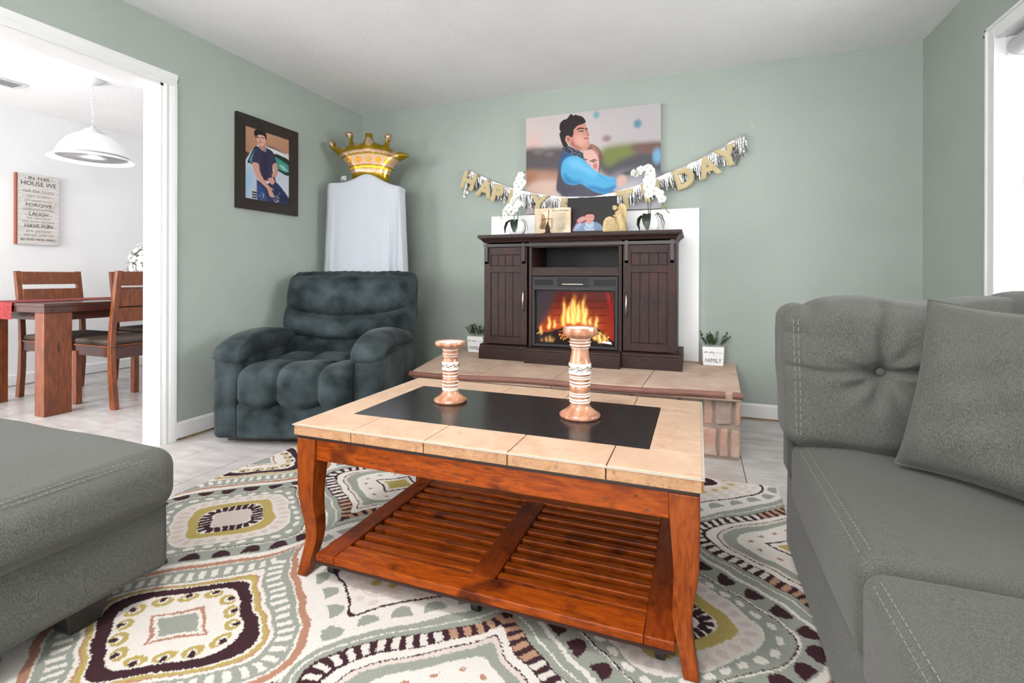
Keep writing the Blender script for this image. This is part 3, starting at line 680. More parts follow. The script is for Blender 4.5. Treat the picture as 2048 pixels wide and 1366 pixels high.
# ------------------------------------------------------------------ electric fireplace cabinet
def fireplace():
    zb = .3755
    t = thing('fireplace_cabinet', 'dark brown farmhouse media cabinet with an electric fireplace, standing on the hearth', 'fireplace', (-.79, 3.45, zb))
    X0, X1 = -1.452, -.125; Yf, Yk = 3.318, 3.69
    # carcase around the niche
    m = MB(); m.box(X0, X0+.03, Yf, Yk, zb+.09, 1.215); m.box(X1-.03, X1, Yf, Yk, zb+.09, 1.215); m.box(X0+.03, X1-.03, Yk-.01, Yk, zb+.09, 1.215)
    m.box(-1.112, -1.090, Yf-.012, Yk-.01, zb+.09, 1.215); m.box(-.488, -.466, Yf-.012, Yk-.01, zb+.09, 1.215); m.box(X0+.03, X1-.03, Yf+.02, Yk-.01, zb+.09, zb+.10)
    m.build('carcase', 'dark_cabinet', t, bevel=.002)
    MB().box(-1.0895, -.4885, Yf-.008, Yk-.011, .976, 1.036).build('shelf', 'dark_cabinet_x', t, bevel=.002)
    MB().box(-1.0895, -.4885, Yf-.008, Yf+.012, 1.172, 1.214).build('top_rail', 'dark_cabinet_x', t, bevel=.002)
    MB().box(-1.0895, -.4885, Yk-.018, Yk-.011, 1.036, 1.214).build('niche_back', 'niche_dark', t)
    # top with cove moulding
    m = MB(); prof = [(0, 1.214), (.014, 1.214), (.018, 1.222), (.030, 1.236), (.042, 1.242), (.042, 1.248), (.048, 1.248), (.048, 1.268), (0, 1.268)]
    def ringm(prof, x0, x1, y0, y1):
        mm = MB(); n = len(prof); vs_ = []
        for a, z in prof: vs_ += [(x0-a, y1, z), (x0-a, y0-a, z), (x1+a, y0-a, z), (x1+a, y1, z)]
        fs = []
        for i in range(n-1):
            for k in range(3): fs.append((i*4+k, i*4+k+1, (i+1)*4+k+1, (i+1)*4+k))
        fs.append((0, 3, 2, 1)); fs.append(((n-1)*4, (n-1)*4+1, (n-1)*4+2, (n-1)*4+3))
        fs.append(tuple(i*4 for i in range(n))[::-1]); fs.append(tuple(i*4+3 for i in range(n)))
        return mm.add(vs_, fs)
    ringm(prof[:-1], X0+.014, X1-.014, Yf-.030+.014, Yk).build('top', 'dark_cabinet_x', t, bevel=.0015)
    # plinth in three breaks
    def pl(x0, x1, y0, ty): 
        p_ = [(y0, zb), (y0, zb+.075), (y0+.004, zb+.082), (y0+.012, zb+.086), (y0+.014, zb+.094), (y0+.024, zb+.104), (y0+.03, zb+.106), (Yk, zb+.106), (Yk, zb)]
        MB().prism(p_, 'x', x0, x1).build('plinth', 'dark_cabinet_x', t, bevel=.002)
    pl(X0-.035, -1.119, 3.283, 0); pl(-1.1185, -.4665, 3.222, 0); pl(-.466, X1+.035, 3.283, 0)
    # sliding barn doors
    for s_, (a, b) in enumerate(((X0+.004, -1.122), (-.456, X1-.004))):
        d = MB(); y0, y1 = Yf-.026, Yf-.004; z0, z1 = .490, 1.178; st = .050
        d.box(a, a+st, y0, y1, z0, z1); d.box(b-st, b, y0, y1, z0, z1); d.box(a+st, b-st, y0, y1, z1-.052, z1); d.box(a+st, b-st, y0, y1, 1.000, 1.046); d.box(a+st, b-st, y0, y1, z0, z0+.052)
        d.box(a+st, b-st, y1-.004, y1, z0+.05, z1-.05)
        door = d.build('door', 'dark_cabinet', t, bevel=.0012)
        n = 4; w_ = (b-a-2*st)/n
        for k in range(n):
            MB().box(a+st+k*w_+.0012, a+st+(k+1)*w_-.0012, y0+.006, y1-.004, z0+.0535, .9985).build('plank', 'dark_cabinet', door, bevel=.0018)
            MB().box(a+st+k*w_+.0012, a+st+(k+1)*w_-.0012, y0+.006, y1-.004, 1.0475, z1-.0535).build('plank', 'dark_cabinet', door, bevel=.0018)
        hx = b-.022 if s_ == 0 else a+.022
        zc = .80 if s_ == 0 else .785
        MB().tube([(hx, y0, zc+.068), (hx, y0-.012, zc+.066), (hx, y0-.022, zc+.05), (hx, y0-.025, zc), (hx, y0-.022, zc-.05), (hx, y0-.012, zc-.066), (hx, y0, zc-.068)], [.007, .005, .0045, .0055, .0045, .005, .007], 8).build('handle', 'nickel', door, smooth=True)
        for hx in (a+.022, b-.022):
            h_ = MB().box(hx-.010, hx+.010, y0-.014, y0-.0105, 1.062, 1.208).box(hx-.010, hx+.010, y0-.014, y0, 1.062, 1.078).build('strap', 'gunmetal', door)
            r_ = MB()
            for z in (1.075, 1.135, 1.196): r_.sphere((hx, y0-.0145, z), .004, 8, 5)
            
    MB().box(X0+.004, X1-.004, Yf-.036, Yf-.030, 1.181, 1.203).build('track', 'gunmetal', t, bevel=.001)
    # firebox insert
    fx0, fx1, fz0, fz1 = -1.086, -.492, .486, .972; yf = Yf-.014
    m = MB(); m.box(fx0, fx1, yf, yf+.03, .888, fz1); m.box(fx0, fx0+.018, yf, yf+.03, fz0, .888); m.box(fx1-.018, fx1, yf, yf+.03, fz0, .888); m.box(fx0+.018, fx1-.018, yf, yf+.03, fz0, fz0+.018)
    ins = m.build('firebox_insert', 'vent_grey', t, bevel=.0025)
    MB().box(fx0+.018, fx1-.018, yf-.004, yf+.004, .882, .890).build('lip', 'gunmetal', ins)
    for a, b in ((fx0+.015, fx0+.150), (fx1-.160, fx1-.016)): MB().box(a, b, yf-.002, yf+.004, .912, .950).build('side_panel', 'black_plastic', ins, bevel=.001)
    MB().box(-.905, -.688, yf-.002, yf+.004, .906, .958).build('heater_vent', 'black_plastic', ins, bevel=.001)
    for k in range(27): MB().box(-.900+k*.0079, -.8975+k*.0079, yf-.005, yf-.002, .910, .954).build('vent_fin', 'gunmetal', ins)
    MB().box(-.870, -.725, yf-.0065, yf-.0052, .917, .922).build('control_strip', 'nickel', ins)
    # flame picture
    P = Pic(300, 200, (66,24,20)); P.gain = 1.0
    U, V = P.U, P.V
    P.blend(np.clip((V-.1)/.9, 0, 1)*.75, (132,44,26)); P.blend(np.exp(-((U-.5)/.33)**2-((V-.75)/.32)**2)*.75, (190,84,34)); P.blend(np.clip((U-.80)/.2, 0, 1)*np.clip(V*1.3, 0, 1)*.45, (120,20,22))
    for v_ in (.16, .30, .44, .58, .72): P.line([(.12, v_+.02), (.5, v_+.01), (.9, v_)], .0042, (40,14,12), .85)
    for v_, us in ((.23, (.3, .62)), (.37, (.42, .75)), (.51, (.3, .66)), (.65, (.45, .8))):
        for u_ in us: P.line([(u_, v_-.06), (u_-.005, v_+.06)], .0036, (40,14,12), .75)
    P.poly([(.0, 0), (.26, 0), (.18, .35), (.08, .62), (0, .75)], (44,42,46), 8, False, .9)
    P.poly([(.90, .02), (.94, .02), (1., .55), (1, .7)], (120,24,22), 2, False)
    P.poly([(0, .74), (.12, .80), (.3, .72), (.42, .66), (.5, .74), (.6, .80), (.72, .66), (.85, .74), (.97, .90), (1, 1), (0, 1)], (34,26,26), 2)
    def flame(cx, base, tip, wd_, c1, c2, lean=0, seed=0):
        r = random.Random(seed); n = 8; Lp, Rp = [], []
        for i in range(n+1):
            q = i/n; ww = wd_*(math.sin(PI*min(1, .25+q*.75))**.8)*(1-q)**.25*(1-q*.4)*(1 if q < 1 else 0); x = cx+lean*q*q+.010*math.sin(q*9+seed); v_ = base+(tip-base)*q
            Lp.append((x-ww*(.8+.4*r.random()), v_)); Rp.append((x+ww*(.8+.4*r.random()), v_))
        P.poly(Lp+Rp[::-1], c1, 4, True, .62)
        q2 = [((a-cx)*.5+cx, b) for a, b in Lp[:-2]]+[((a-cx)*.5+cx, b) for a, b in Rp[:-2]][::-1]
        P.poly(q2, c2, 3, True, .72)
    for a in ((.50, .62, .04, .035, 0), (.36, .66, .08, .03, .0), (.42, .60, .20, .05, 1), (.61, .60, .02, .028, .0), (.64, .62, .22, .035, 3), (.55, .58, .15, .05, 4), (.47, .60, .0, .03, 5)):
        flame(a[0], a[1], a[2], a[3], (226,140,44), (240,214,130), .02, int(a[4]*3+a[0]*10))
    for a in ((.17, .73, .44, .022), (.24, .70, .52, .018), (.78, .66, .42, .02), (.70, .62, .46, .02), (.06, .84, .62, .012), (.07, .98, .90, .006), (.13, .98, .86, .009), (.18, .98, .84, .010), (.22, .98, .88, .006), (.66, .98, .86, .01), (.82, .95, .72, .03), (.88, .92, .76, .02), (.76, .9, .7, .025)):
        flame(a[0], a[1], a[2], a[3], (232,150,50), (246,226,150), .01, int(a[0]*100))
    P.line([(.0, .84), (.04, .80), (.05, .7)], .004, (236,170,70)); P.line([(.30, .82), (.4, .86), (.5, .80), (.6, .88)], .004, (210,120,40)); P.line([(.72, .70), (.84, .78), (.93, .90)], .004, (236,170,70), .9); P.line([(.3, .78), (.44, .72)], .004, (200,90,30), .8)
    for k in range(60):
        r = random.Random(k); u_ = r.uniform(.3, .95); v_ = .74+abs(u_-.6)*.3+r.uniform(0, .12); P.ell(u_, v_, .008, .012, (220,130,50), .8)
    P.poly([(.84, .955), (.87, .92), (.96, .93), (.975, .975), (.90, .965)], (235,225,225), 0, False, .9)
    P.mesh('flame_display', 'flame_screen', (fx0+.028, yf+.020, .868), (fx1-fx0-.056, 0, 0), (0, 0, -(.868-.512)), ins, 'lit picture of flames over logs')
    MB().box(fx0+.018, fx1-.018, yf+.0215, yf+.026, .504, .888).build('screen_surround', 'black_plastic', ins)
    MB().box(fx0+.0185, fx1-.0185, yf+.010, yf+.013, .5045, .8815).build('glass_front', 'fire_glass', ins)
fireplace()

# ------------------------------------------------------------------ couple canvas above the fireplace
def cvs(pts):
    out = []
    for x, y in pts:
        u = (x-512)/922; u = u*(1-.06*(1-u)); out.append((u, (y-(195-117*(x-512)/922))/(652+78*(x-512)/922)))
    return out
def couple():
    t = thing('canvas_print', 'large canvas photograph of a couple embracing, man in blue shirt, above the fireplace', 'picture', (-.765, BY, 1.466))
    x0, x1, z0, z1 = -1.277, -.251, 1.466, 2.226; y = BY-.040
    MB().box(x0, x1, y, BY-.001, z0, z1).build('stretcher', 'canvas_edge', t, bevel=.002)
    P = Pic(380, 282, (206,196,196)); q = lambda pts, c, b=0, s=True, op=1: P.poly(cvs(pts), c, b, s, op)
    U, V = P.U, P.V
    P.blend(np.clip(1-U*1.5, 0, 1)*.5, (232,214,208)); P.blend(np.clip((U-.4)*1.3, 0, 1)*.6, (176,172,176)); P.blend(np.clip((.25-V)*3, 0, 1)*np.clip(U, 0, 1)*.5, (206,202,206))
    P.ell(.06, .30, .05, .12, (232,196,190), 1.2)
    q([(500,415),(640,395),(780,385),(850,400),(850,580),(500,600)], (92,86,88), 7); q([(500,560),(800,560),(800,650),(640,650),(500,640)], (188,142,122), 8); q([(500,570),(600,565),(560,680),(500,700)], (176,120,86), 7)
    q([(540,640),(780,625),(790,760),(500,800)], (226,192,178), 8); P.ell(.1, .36, .04, .03, (128,116,112), 1.2); P.ell(.19, .39, .03, .03, (124,112,110), 1.2); q([(500,780),(790,740),(790,860),(500,870)], (214,200,196), 8)
    q([(1020,440),(1440,400),(1440,620),(1120,600)], (84,82,88), 8); q([(1060,400),(1180,365),(1290,360),(1290,420),(1170,480),(1120,520),(1080,500)], (124,134,70), 8); q([(1260,365),(1440,345),(1440,420),(1290,425)], (122,92,84), 5)
    q([(1140,570),(1440,570),(1440,830),(1100,830)], (150,146,156), 9); q([(1180,640),(1440,610),(1440,830),(1100,830)], (196,192,202), 9); q([(1200,560),(1330,520),(1330,540),(1220,580)], (60,60,66), 4)
    P.ell(.975, .50, .03, .07, (120,180,214), .9); P.ell(.545, .045, .022, .034, (126,176,190), .9); P.ell(.84, .175, .026, .04, (96,150,172), .9); P.ell(.62, .29, .03, .03, (160,130,132), 1.2)
    q([(955,405),(985,365),(1020,372),(1055,405),(1073,462),(1060,480),(1052,545),(1030,560),(930,440)], (124,84,76), 1); q([(985,372),(1020,380),(1048,420),(1040,440),(1000,395)], (170,120,100), 2)
    q([(930,430),(955,405),(1000,402),(1030,425),(1045,475),(1048,545),(1020,560),(960,500),(928,465)], (234,186,176), 1); q([(1010,500),(1030,495),(1035,530),(1010,530)], (204,120,120), 2)
    P.line(cvs([(985,482),(1010,470),(1030,474)]), .004, (70,46,46)); P.ell(*cvs([(1010,483)])[0], .012, .007, (66,46,48), .5); P.line(cvs([(940,468),(965,470)]), .0035, (80,56,56)); P.line(cvs([(1052,480),(1050,520),(1044,545)]), .004, (110,70,66)); q([(1000,395),(1030,420),(1042,470),(1034,440),(1010,412)], (196,140,126), 1)
    q([(790,400),(830,400),(930,440),(970,520),(1000,600),(1040,680),(1150,690),(1060,726),(920,724),(790,722),(748,690),(752,600),(765,520)], (84,80,98), 1)
    q([(800,410),(850,400),(880,440),(800,480),(770,540),(760,520)], (56,88,132), 2); q([(760,700),(740,690),(700,720),(720,740),(780,725)], (226,206,200), 3)
    q([(805,470),(850,446),(915,452),(965,490),(1010,535),(1080,580),(1160,598),(1172,630),(1165,655),(1110,702),(1050,700),(1000,680),(950,650),(920,635),(870,645),(815,630),(782,575),(785,510)], (86,182,230), 1)
    q([(830,480),(900,470),(980,530),(1040,575),(1000,580),(920,540),(850,520)], (118,202,242), 5); q([(960,655),(1010,680),(1080,700),(1120,690),(1160,650),(1140,650),(1080,670),(1010,650)], (44,134,196), 3); q([(800,560),(860,610),(930,620),(880,640),(815,625)], (48,140,200), 3)
    P.line(cvs([(1150,600),(1160,625),(1150,655),(1120,690)]), .002, (40,120,176)); P.line(cvs([(1040,575),(1100,610),(1150,618)]), .002, (60,150,206)); P.line(cvs([(900,600),(960,640),(1030,660)]), .002, (60,150,206))
    q([(1165,600),(1200,575),(1225,590),(1228,625),(1195,655),(1165,650)], (222,180,168), 3)
    q([(795,385),(830,378),(890,400),(935,425),(935,462),(900,445),(850,425),(800,412)], (44,52,66), 0)
    r = random.Random(2)
    for k in range(60):
        u_, v_ = cvs([(r.uniform(800, 930), r.uniform(385, 450))])[0]; m = (u_-.32)*.55; 
        if abs(v_-(.35+m)) < .05: P.ell(u_, v_, .0022, .003, (196,206,216), .5)
    q([(835,300),(862,312),(885,245),(948,222),(962,250),(968,272),(984,300),(972,310),(975,318),(983,330),(975,342),(982,352),(984,372),(962,398),(925,408),(880,392),(845,365),(815,335)], (214,150,132), 0)
    q([(880,300),(930,300),(965,320),(960,360),(920,380),(880,370)], (234,178,160), 6); q([(862,330),(845,365),(880,392),(925,408),(915,385),(880,365)], (176,108,96), 3)
    q([(768,262),(772,225),(795,200),(822,190),(850,158),(868,168),(885,162),(905,168),(925,172),(945,188),(955,214),(925,228),(895,240),(872,268),(868,300),(856,318),(835,308),(815,318),(812,340),(830,372),(815,384),(798,382),(782,350),(768,300),(776,280)], (44,30,34), 0)
    q([(812,318),(828,306),(848,316),(856,340),(845,360),(822,350)], (216,148,134), 0); q([(822,322),(838,320),(845,340),(832,346)], (178,106,98), 1)
    P.line(cvs([(898,262),(915,254),(940,256)]), .005, (48,30,32)); P.line(cvs([(952,260),(966,256)]), .0045, (48,30,32)); P.line(cvs([(908,278),(922,272),(940,276)]), .0035, (44,28,30)); P.line(cvs([(958,272),(968,270)]), .003, (44,28,30)); P.line(cvs([(945,328),(958,322),(972,324)]), .004, (150,74,76)); P.line(cvs([(960,268),(968,292),(975,302),(958,306)]), .002, (170,100,90))
    P.mesh('print', 'canvas_print', (x0, y-.0006, z1), (x1-x0, 0, 0), (0, 0, z0-z1), t, 'photograph of the couple')
couple()

# ------------------------------------------------------------------ framed portrait on left wall
def portrait():
    t = thing('picture_frame', 'framed portrait of a young man leaning on a car, dark wood frame on left wall', 'picture', (LX, 2.7, 1.42))
    y0, y1, z0, z1 = 2.430, 2.965, 1.425, 2.063; fw = .075; x = LX
    for a in (0, 1, 2, 3):
        corners = [(y0, z0), (y1, z0), (y1, z1), (y0, z1)]; inn = [(y0+fw, z0+fw), (y1-fw, z0+fw), (y1-fw, z1-fw), (y0+fw, z1-fw)]
        o1, o2, i1, i2 = corners[a], corners[(a+1) % 4], inn[a], inn[(a+1) % 4]
        vs_ = [(x+.001, *o1), (x+.001, *o2), (x+.001, *i2), (x+.001, *i1), (x+.026, *o1), (x+.026, *o2), (x+.014, *i2), (x+.014, *i1)]
        MB().add(vs_, [(0,3,2,1),(4,5,6,7),(0,1,5,4),(1,2,6,5),(2,3,7,6),(3,0,4,7)]).build('frame_side', 'espresso_frame', t)
    P = Pic(170, 226, (196,148,118))
    c = lambda pts: [((a-248)/464, (b-290-125*(a-248)/464)/(772-62*(a-248)/464)) for a, b in pts]
    q = lambda pts, col, b=0, s=True, op=1: P.poly(c(pts), col, b, s, op)
    P.blend(np.clip(P.V*2.2-.1, 0, .5), (172,122,96)); q([(248,575),(300,590),(280,680),(248,700)], (78,70,58), 2)
    q([(248,720),(290,600),(340,520),(385,485),(460,490),(560,530),(660,570),(712,610),(712,1130),(248,1070)], (206,212,226), 0)
    q([(455,495),(540,510),(640,560),(600,570),(500,530)], (60,50,46), 1); q([(440,500),(560,530),(712,600),(712,630),(560,570)], (232,232,236), 1); q([(248,780),(330,760),(330,1000),(248,1050)], (168,200,226), 10)
    q([(540,580),(640,600),(712,650),(712,800),(600,760),(545,720)], (40,52,50), 0); q([(550,610),(620,640),(712,700),(712,770),(600,740),(550,690)], (70,156,140), 1); q([(600,690),(650,700),(700,760),(640,740)], (150,210,196), 2)
    q([(278,670),(340,520),(380,520),(370,700),(300,690)], (30,46,70), 0); q([(295,660),(340,560),(360,560),(350,690)], (90,150,160), 1)
    q([(300,960),(370,950),(380,1090),(310,1070)], (200,206,214), 0, False); 
    for k in range(4): q([(318,985+k*27),(366,990+k*27),(370,1008+k*27),(322,1002+k*27)], (46,46,52), 0, False)
    q([(365,850),(380,870),(470,900),(560,870),(712,1050),(712,1130),(620,1115),(480,1100),(380,1080),(372,950)], (42,56,96), 0); q([(372,900),(440,960),(470,1090),(385,1080)], (52,80,138), 4); q([(560,930),(690,1060),(640,1100),(560,1010)], (34,44,80), 3)
    q([(322,685),(330,600),(352,545),(385,510),(420,545),(455,515),(520,545),(550,600),(568,672),(530,690),(532,780),(540,820),(470,860),(400,850),(372,830),(385,760),(385,690)], (58,54,86), 0); q([(430,560),(470,560),(480,700),(470,840),(420,840)], (50,46,74), 4)
    q([(385,500),(400,520),(430,552),(458,560),(462,520),(445,500)], (120,134,172), 0); q([(385,470),(450,490),(450,520),(430,548),(398,515)], (206,140,122), 0)
    q([(360,400),(380,385),(440,390),(458,430),(450,470),(420,502),(385,480),(366,440)], (232,176,160), 0); q([(338,370),(345,340),(375,322),(420,325),(450,345),(464,385),(462,430),(450,420),(440,392),(400,378),(370,392),(362,420),(350,400)], (34,28,30), 0)
    P.line(c([(372,410),(388,408)]), .009, (60,36,36)); P.line(c([(412,408),(432,414)]), .009, (60,36,36)); P.line(c([(388,458),(415,462)]), .009, (170,80,84)); P.line(c([(400,418),(396,440),(406,444)]), .005, (190,120,110))
    q([(325,685),(385,690),(395,760),(430,840),(490,920),(545,960),(520,965),(545,1025),(500,1030),(470,950),(400,880),(350,800)], (222,164,142), 0); q([(532,690),(568,675),(585,760),(560,830),(535,850),(520,800),(545,760)], (216,152,130), 0)
    q([(480,845),(520,830),(552,850),(550,880),(525,905),(495,880)], (222,160,142), 0); P.line(c([(540,828),(556,860)]), .016, (26,26,30)); P.line(c([(440,850),(480,860)]), .012, (60,48,44))
    r = random.Random(5)
    for k in range(26):
        a, b = r.uniform(380, 620), r.uniform(985, 1100); P.ell(*c([(a, b)])[0], .012*r.random()+.004, .008*r.random()+.003, r.choice([(30,30,34), (210,210,206), (90,92,96), (40,40,46)]), .5)
    for s_ in ([(520,1040),(560,1030),(600,1050)], [(540,1060),(560,1090),(595,1080),(570,1060)], [(420,1000),(440,1020),(430,1050)]): P.line(c(s_), .006, (214,212,204))
    P.mesh('photograph', 'canvas_print', (x+.008, y0+fw-.002, z1-fw+.002), (0, y1-y0-2*fw+.004, 0), (0, 0, z0-z1+2*fw-.004), t)
    MB().box(x+.001, x+.006, y0+.02, y1-.02, z0+.02, z1-.02).build('backing', 'black_mat', t)
portrait()

# ------------------------------------------------------------------ banner
def banner():
    t = thing('birthday_banner', 'silver fringe birthday banner with gold glitter letters swagged across the wall and canvas', 'banner', (-.75, BY-.07, 1.6))
    L1 = [(-1.815, 1.868), (-1.68, 1.802), (-1.552, 1.742), (-1.44, 1.695), (-1.316, 1.654), (-1.13, 1.607), (-.95, 1.580), (-.75, 1.570), (-.62, 1.588), (-.534, 1.608), (-.37, 1.648), (-.216, 1.708), (-.09, 1.760), (.018, 1.802), (.14, 1.866), (.241, 1.918), (.302, 1.956)]
    xs = [p[0] for p in L1]; zs = [p[1] for p in L1]
    X = np.linspace(xs[0], xs[-1], 120); Zs = np.interp(X, xs, zs); Zs = np.convolve(np.pad(Zs, 4, mode='edge'), np.ones(9)/9, 'valid')
    yb = BY-.058
    def yy(x): return (BY-.062) if -1.36 < x < -.17 else BY-.030-.0*x
    m = MB(); vs_ = []; fs = []
    for i, (x, z) in enumerate(zip(X, Zs)):
        sl = np.gradient(Zs, X)[i]; n_ = Vector((sl, 0, -1)).normalized(); y = yy(x)+.002*math.sin(i*1.3)
        vs_ += [(x, y, z), (x+n_.x*.026, y-.002*math.cos(i*.9), z+n_.z*.026), (x+n_.x*.026, y+.0015, z+n_.z*.026), (x, y+.0015, z)]
    for i in range(len(X)-1): fs += [(i*4, i*4+1, i*4+5, i*4+4), (i*4+2, i*4+3, i*4+7, i*4+6)]
    m.add(vs_, fs); m.build('header_band', 'foil_band', t)
    fr = MB(); r = random.Random(3)
    for k in range(900):
        x = xs[0]+(xs[-1]-xs[0])*(k+r.random())/900; z = float(np.interp(x, X, Zs))-.018; L = r.uniform(.085, .128); wv = .0027
        if -.30 < x < -.2: L *= .8
        y = yy(x)-.004-r.random()*.010; tw = r.uniform(-1.2, 1.2); dx = r.uniform(-.010, .014)+float(np.interp(x, [-1.8, -.8, .3], [.012, 0, .012]))
        pts = []
        for q in (0, .35, .7, 1.0):
            a = tw*q*2; c_, s_ = math.cos(a)*wv, math.sin(a)*wv; px, py, pz = x+dx*q*q, y-.006*math.sin(q*2.2+k), z-L*q
            pts += [(px-c_, py-s_, pz), (px+c_, py+s_, pz)]
        fr.add(pts, [(0, 1, 3, 2), (2, 3, 5, 4), (4, 5, 7, 6)])
    # long loose tails at both ends
    for (x, z, x2, z2) in ((-1.80, 1.86, -1.80, 1.66), (-1.78, 1.84, -1.83, 1.63), (.29, 1.95, .25, 1.74), (.285, 1.94, .262, 1.76), (.30, 1.95, .315, 1.83)):
        pts = []
        for q in np.linspace(0, 1, 6): pts += [(x+(x2-x)*q-.006, BY-.03-.01*math.sin(q*3), z+(z2-z)*q), (x+(x2-x)*q+.006, BY-.026-.01*math.sin(q*4), z+(z2-z)*q)]
        fr.add(pts, [(i*2, i*2+1, i*2+3, i*2+2) for i in range(5)])
    fr.build('fringe', 'foil', t, kind='stuff')
    for i, (ch, x, tilt) in enumerate((('H', -1.752, 25), ('A', -1.606, 22), ('P', -1.502, 21), ('P', -1.365, 18), ('Y', -1.150, 12), ('B', -.93, 3), ('I', -.84, 0), ('R', -.72, -4), ('T', -.506, -11), ('H', -.33, -20), ('D', -.115, -23), ('A', .040, -25), ('Y', .165, -27))):
        z = float(np.interp(x, X, Zs))
        M = Matrix.Translation((x, yy(x)-.020, z-.010)) @ Matrix.Rotation(-math.radians(-tilt*.8), 4, 'Y') @ Matrix.Translation((0, 0, -.132)) @ Matrix.Rotation(PI/2, 4, 'X')
        o = text_obj('letter', ch, .180, .0012, 'gold_glitter', M, t, bold=.0065)
        # fatten the strokes
        sm = o.modifiers.new('thick', 'SOLIDIFY'); sm.thickness = .006; sm.offset = 1
banner()

# ------------------------------------------------------------------ flowers helper
def flower_mesh(name, r=.03, n=5):
    m = MB()
    for k in range(n):
        a = 2*PI*k/n+PI/2; w_ = r*(.42 if k else .36) if n == 5 and k in (0, 2, 3) else r*.52
        ca, sa = math.cos(a), math.sin(a)
        pts = [(0, 0, 0), (.35, -w_/r*.8, .06), (.35, w_/r*.8, .06), (.75, -w_/r, .12), (.75, w_/r, .12), (1, -w_/r*.35, .02), (1, w_/r*.35, .02)]
        vs_ = [((p[0]*ca-p[1]*sa)*r, (p[0]*sa+p[1]*ca)*r, p[2]*r) for p in pts]
        m.add(vs_, [(0, 1, 2), (1, 3, 4, 2), (3, 5, 6, 4)])
    me = bpy.data.meshes.new(name); me.from_pydata(m.v, [], m.f); me.materials.append(MATS['petal']); return me
FL = flower_mesh('flower', .034); 
lip = MB().sphere((0, 0, .003), .0045, 6, 4)
LIP = bpy.data.meshes.new('lip'); LIP.from_pydata(lip.v, [], lip.f); LIP.materials.append(MATS['bud_green'])
def put(name, me, parent, loc, direction, roll=0, scale=1):
    o = bpy.data.objects.new(name, me); C.objects.link(o); o.parent = parent
    d = Vector(direction).normalized(); q = d.to_track_quat('Z', 'Y'); o.rotation_mode = 'XYZ'
    o.rotation_euler = (q.to_matrix() @ Matrix.Rotation(roll, 3, 'Z')).to_euler(); o.location = frame_of(parent).inverted() @ Vector(loc); o.scale = (scale,)*3
    return o
def leafm(pts, wd_, th=.0012):
    # pts = spine; flat folded blade with thickness
    m = MB(); pts = [Vector(p) for p in pts]; n = len(pts); vs_ = []
    side = Vector(wd_[1]).normalized()
    for i, p in enumerate(pts):
        q = i/(n-1); w_ = wd_[0]*max(.02, math.sin(PI*(q*.86+.10))**.7)
        t_ = (pts[min(i+1, n-1)]-pts[max(i-1, 0)]).normalized(); nn = t_.cross(side).normalized()
        for off in (th/2, -th/2): vs_ += [p-side*w_+nn*(off+.0+w_*.18), p+nn*off, p+side*w_+nn*(off+w_*.18)]
    fs = []
    for i in range(n-1):
        a, b = i*6, (i+1)*6; fs += [(a, a+1, b+1, b), (a+1, a+2, b+2, b+1), (a+3, b+3, b+4, a+4), (a+4, b+4, b+5, a+5), (a, b, b+3, a+3), (a+2, a+5, b+5, b+2)]
    fs += [(0, 3, 4, 1), (1, 4, 5, 2), ((n-1)*6, (n-1)*6+1, (n-1)*6+4, (n-1)*6+3), ((n-1)*6+1, (n-1)*6+2, (n-1)*6+5, (n-1)*6+4)]
    return m.add(vs_, fs)
def orchid(label, x, y, z, stems, flowers, buds, leaves, potw):
    t = thing('potted_orchid', label, 'plant', (x, y, z), group='white orchids on the mantel')
    MB().lathe([(.030, 0), (.048, .006), (potw*.96, .035), (potw, .058), (potw*.93, .085), (potw*.78, .106), (potw*.72, .108), (potw*.70, .10), (.001, .098)], x, y, z, 32).build('pot', 'ceramic', t, smooth=True)
    for s_ in stems: MB().tube([(x+a, y+b, z+c) for a, b, c in s_], [.0026]*len(s_), 6).build('stem', 'stem_green', t, smooth=True)
    for pts, wd_, side in leaves: leafm([(x+a, y+b, z+c) for a, b, c in pts], (wd_, side)).build('leaf', 'leaf_dark', t, smooth=True, auto=1.2)
    r = random.Random(int(abs(x)*100))
    for (a, c, s_, dx, dz) in flowers:
        b = -.004-r.random()*.014
        f_ = put('flower', FL, t, (x+a, y+b, z+c), (dx, -1, dz), r.uniform(-.5, .5), s_); l_ = bpy.data.objects.new('lip', LIP); C.objects.link(l_); l_.parent = f_
    for a, c, s_ in buds: MB().sphere((x+a, y, z+c), s_, 8, 6, (1, 1, .8)).build('bud', 'bud_green', t, smooth=True)
MZ = 1.2685
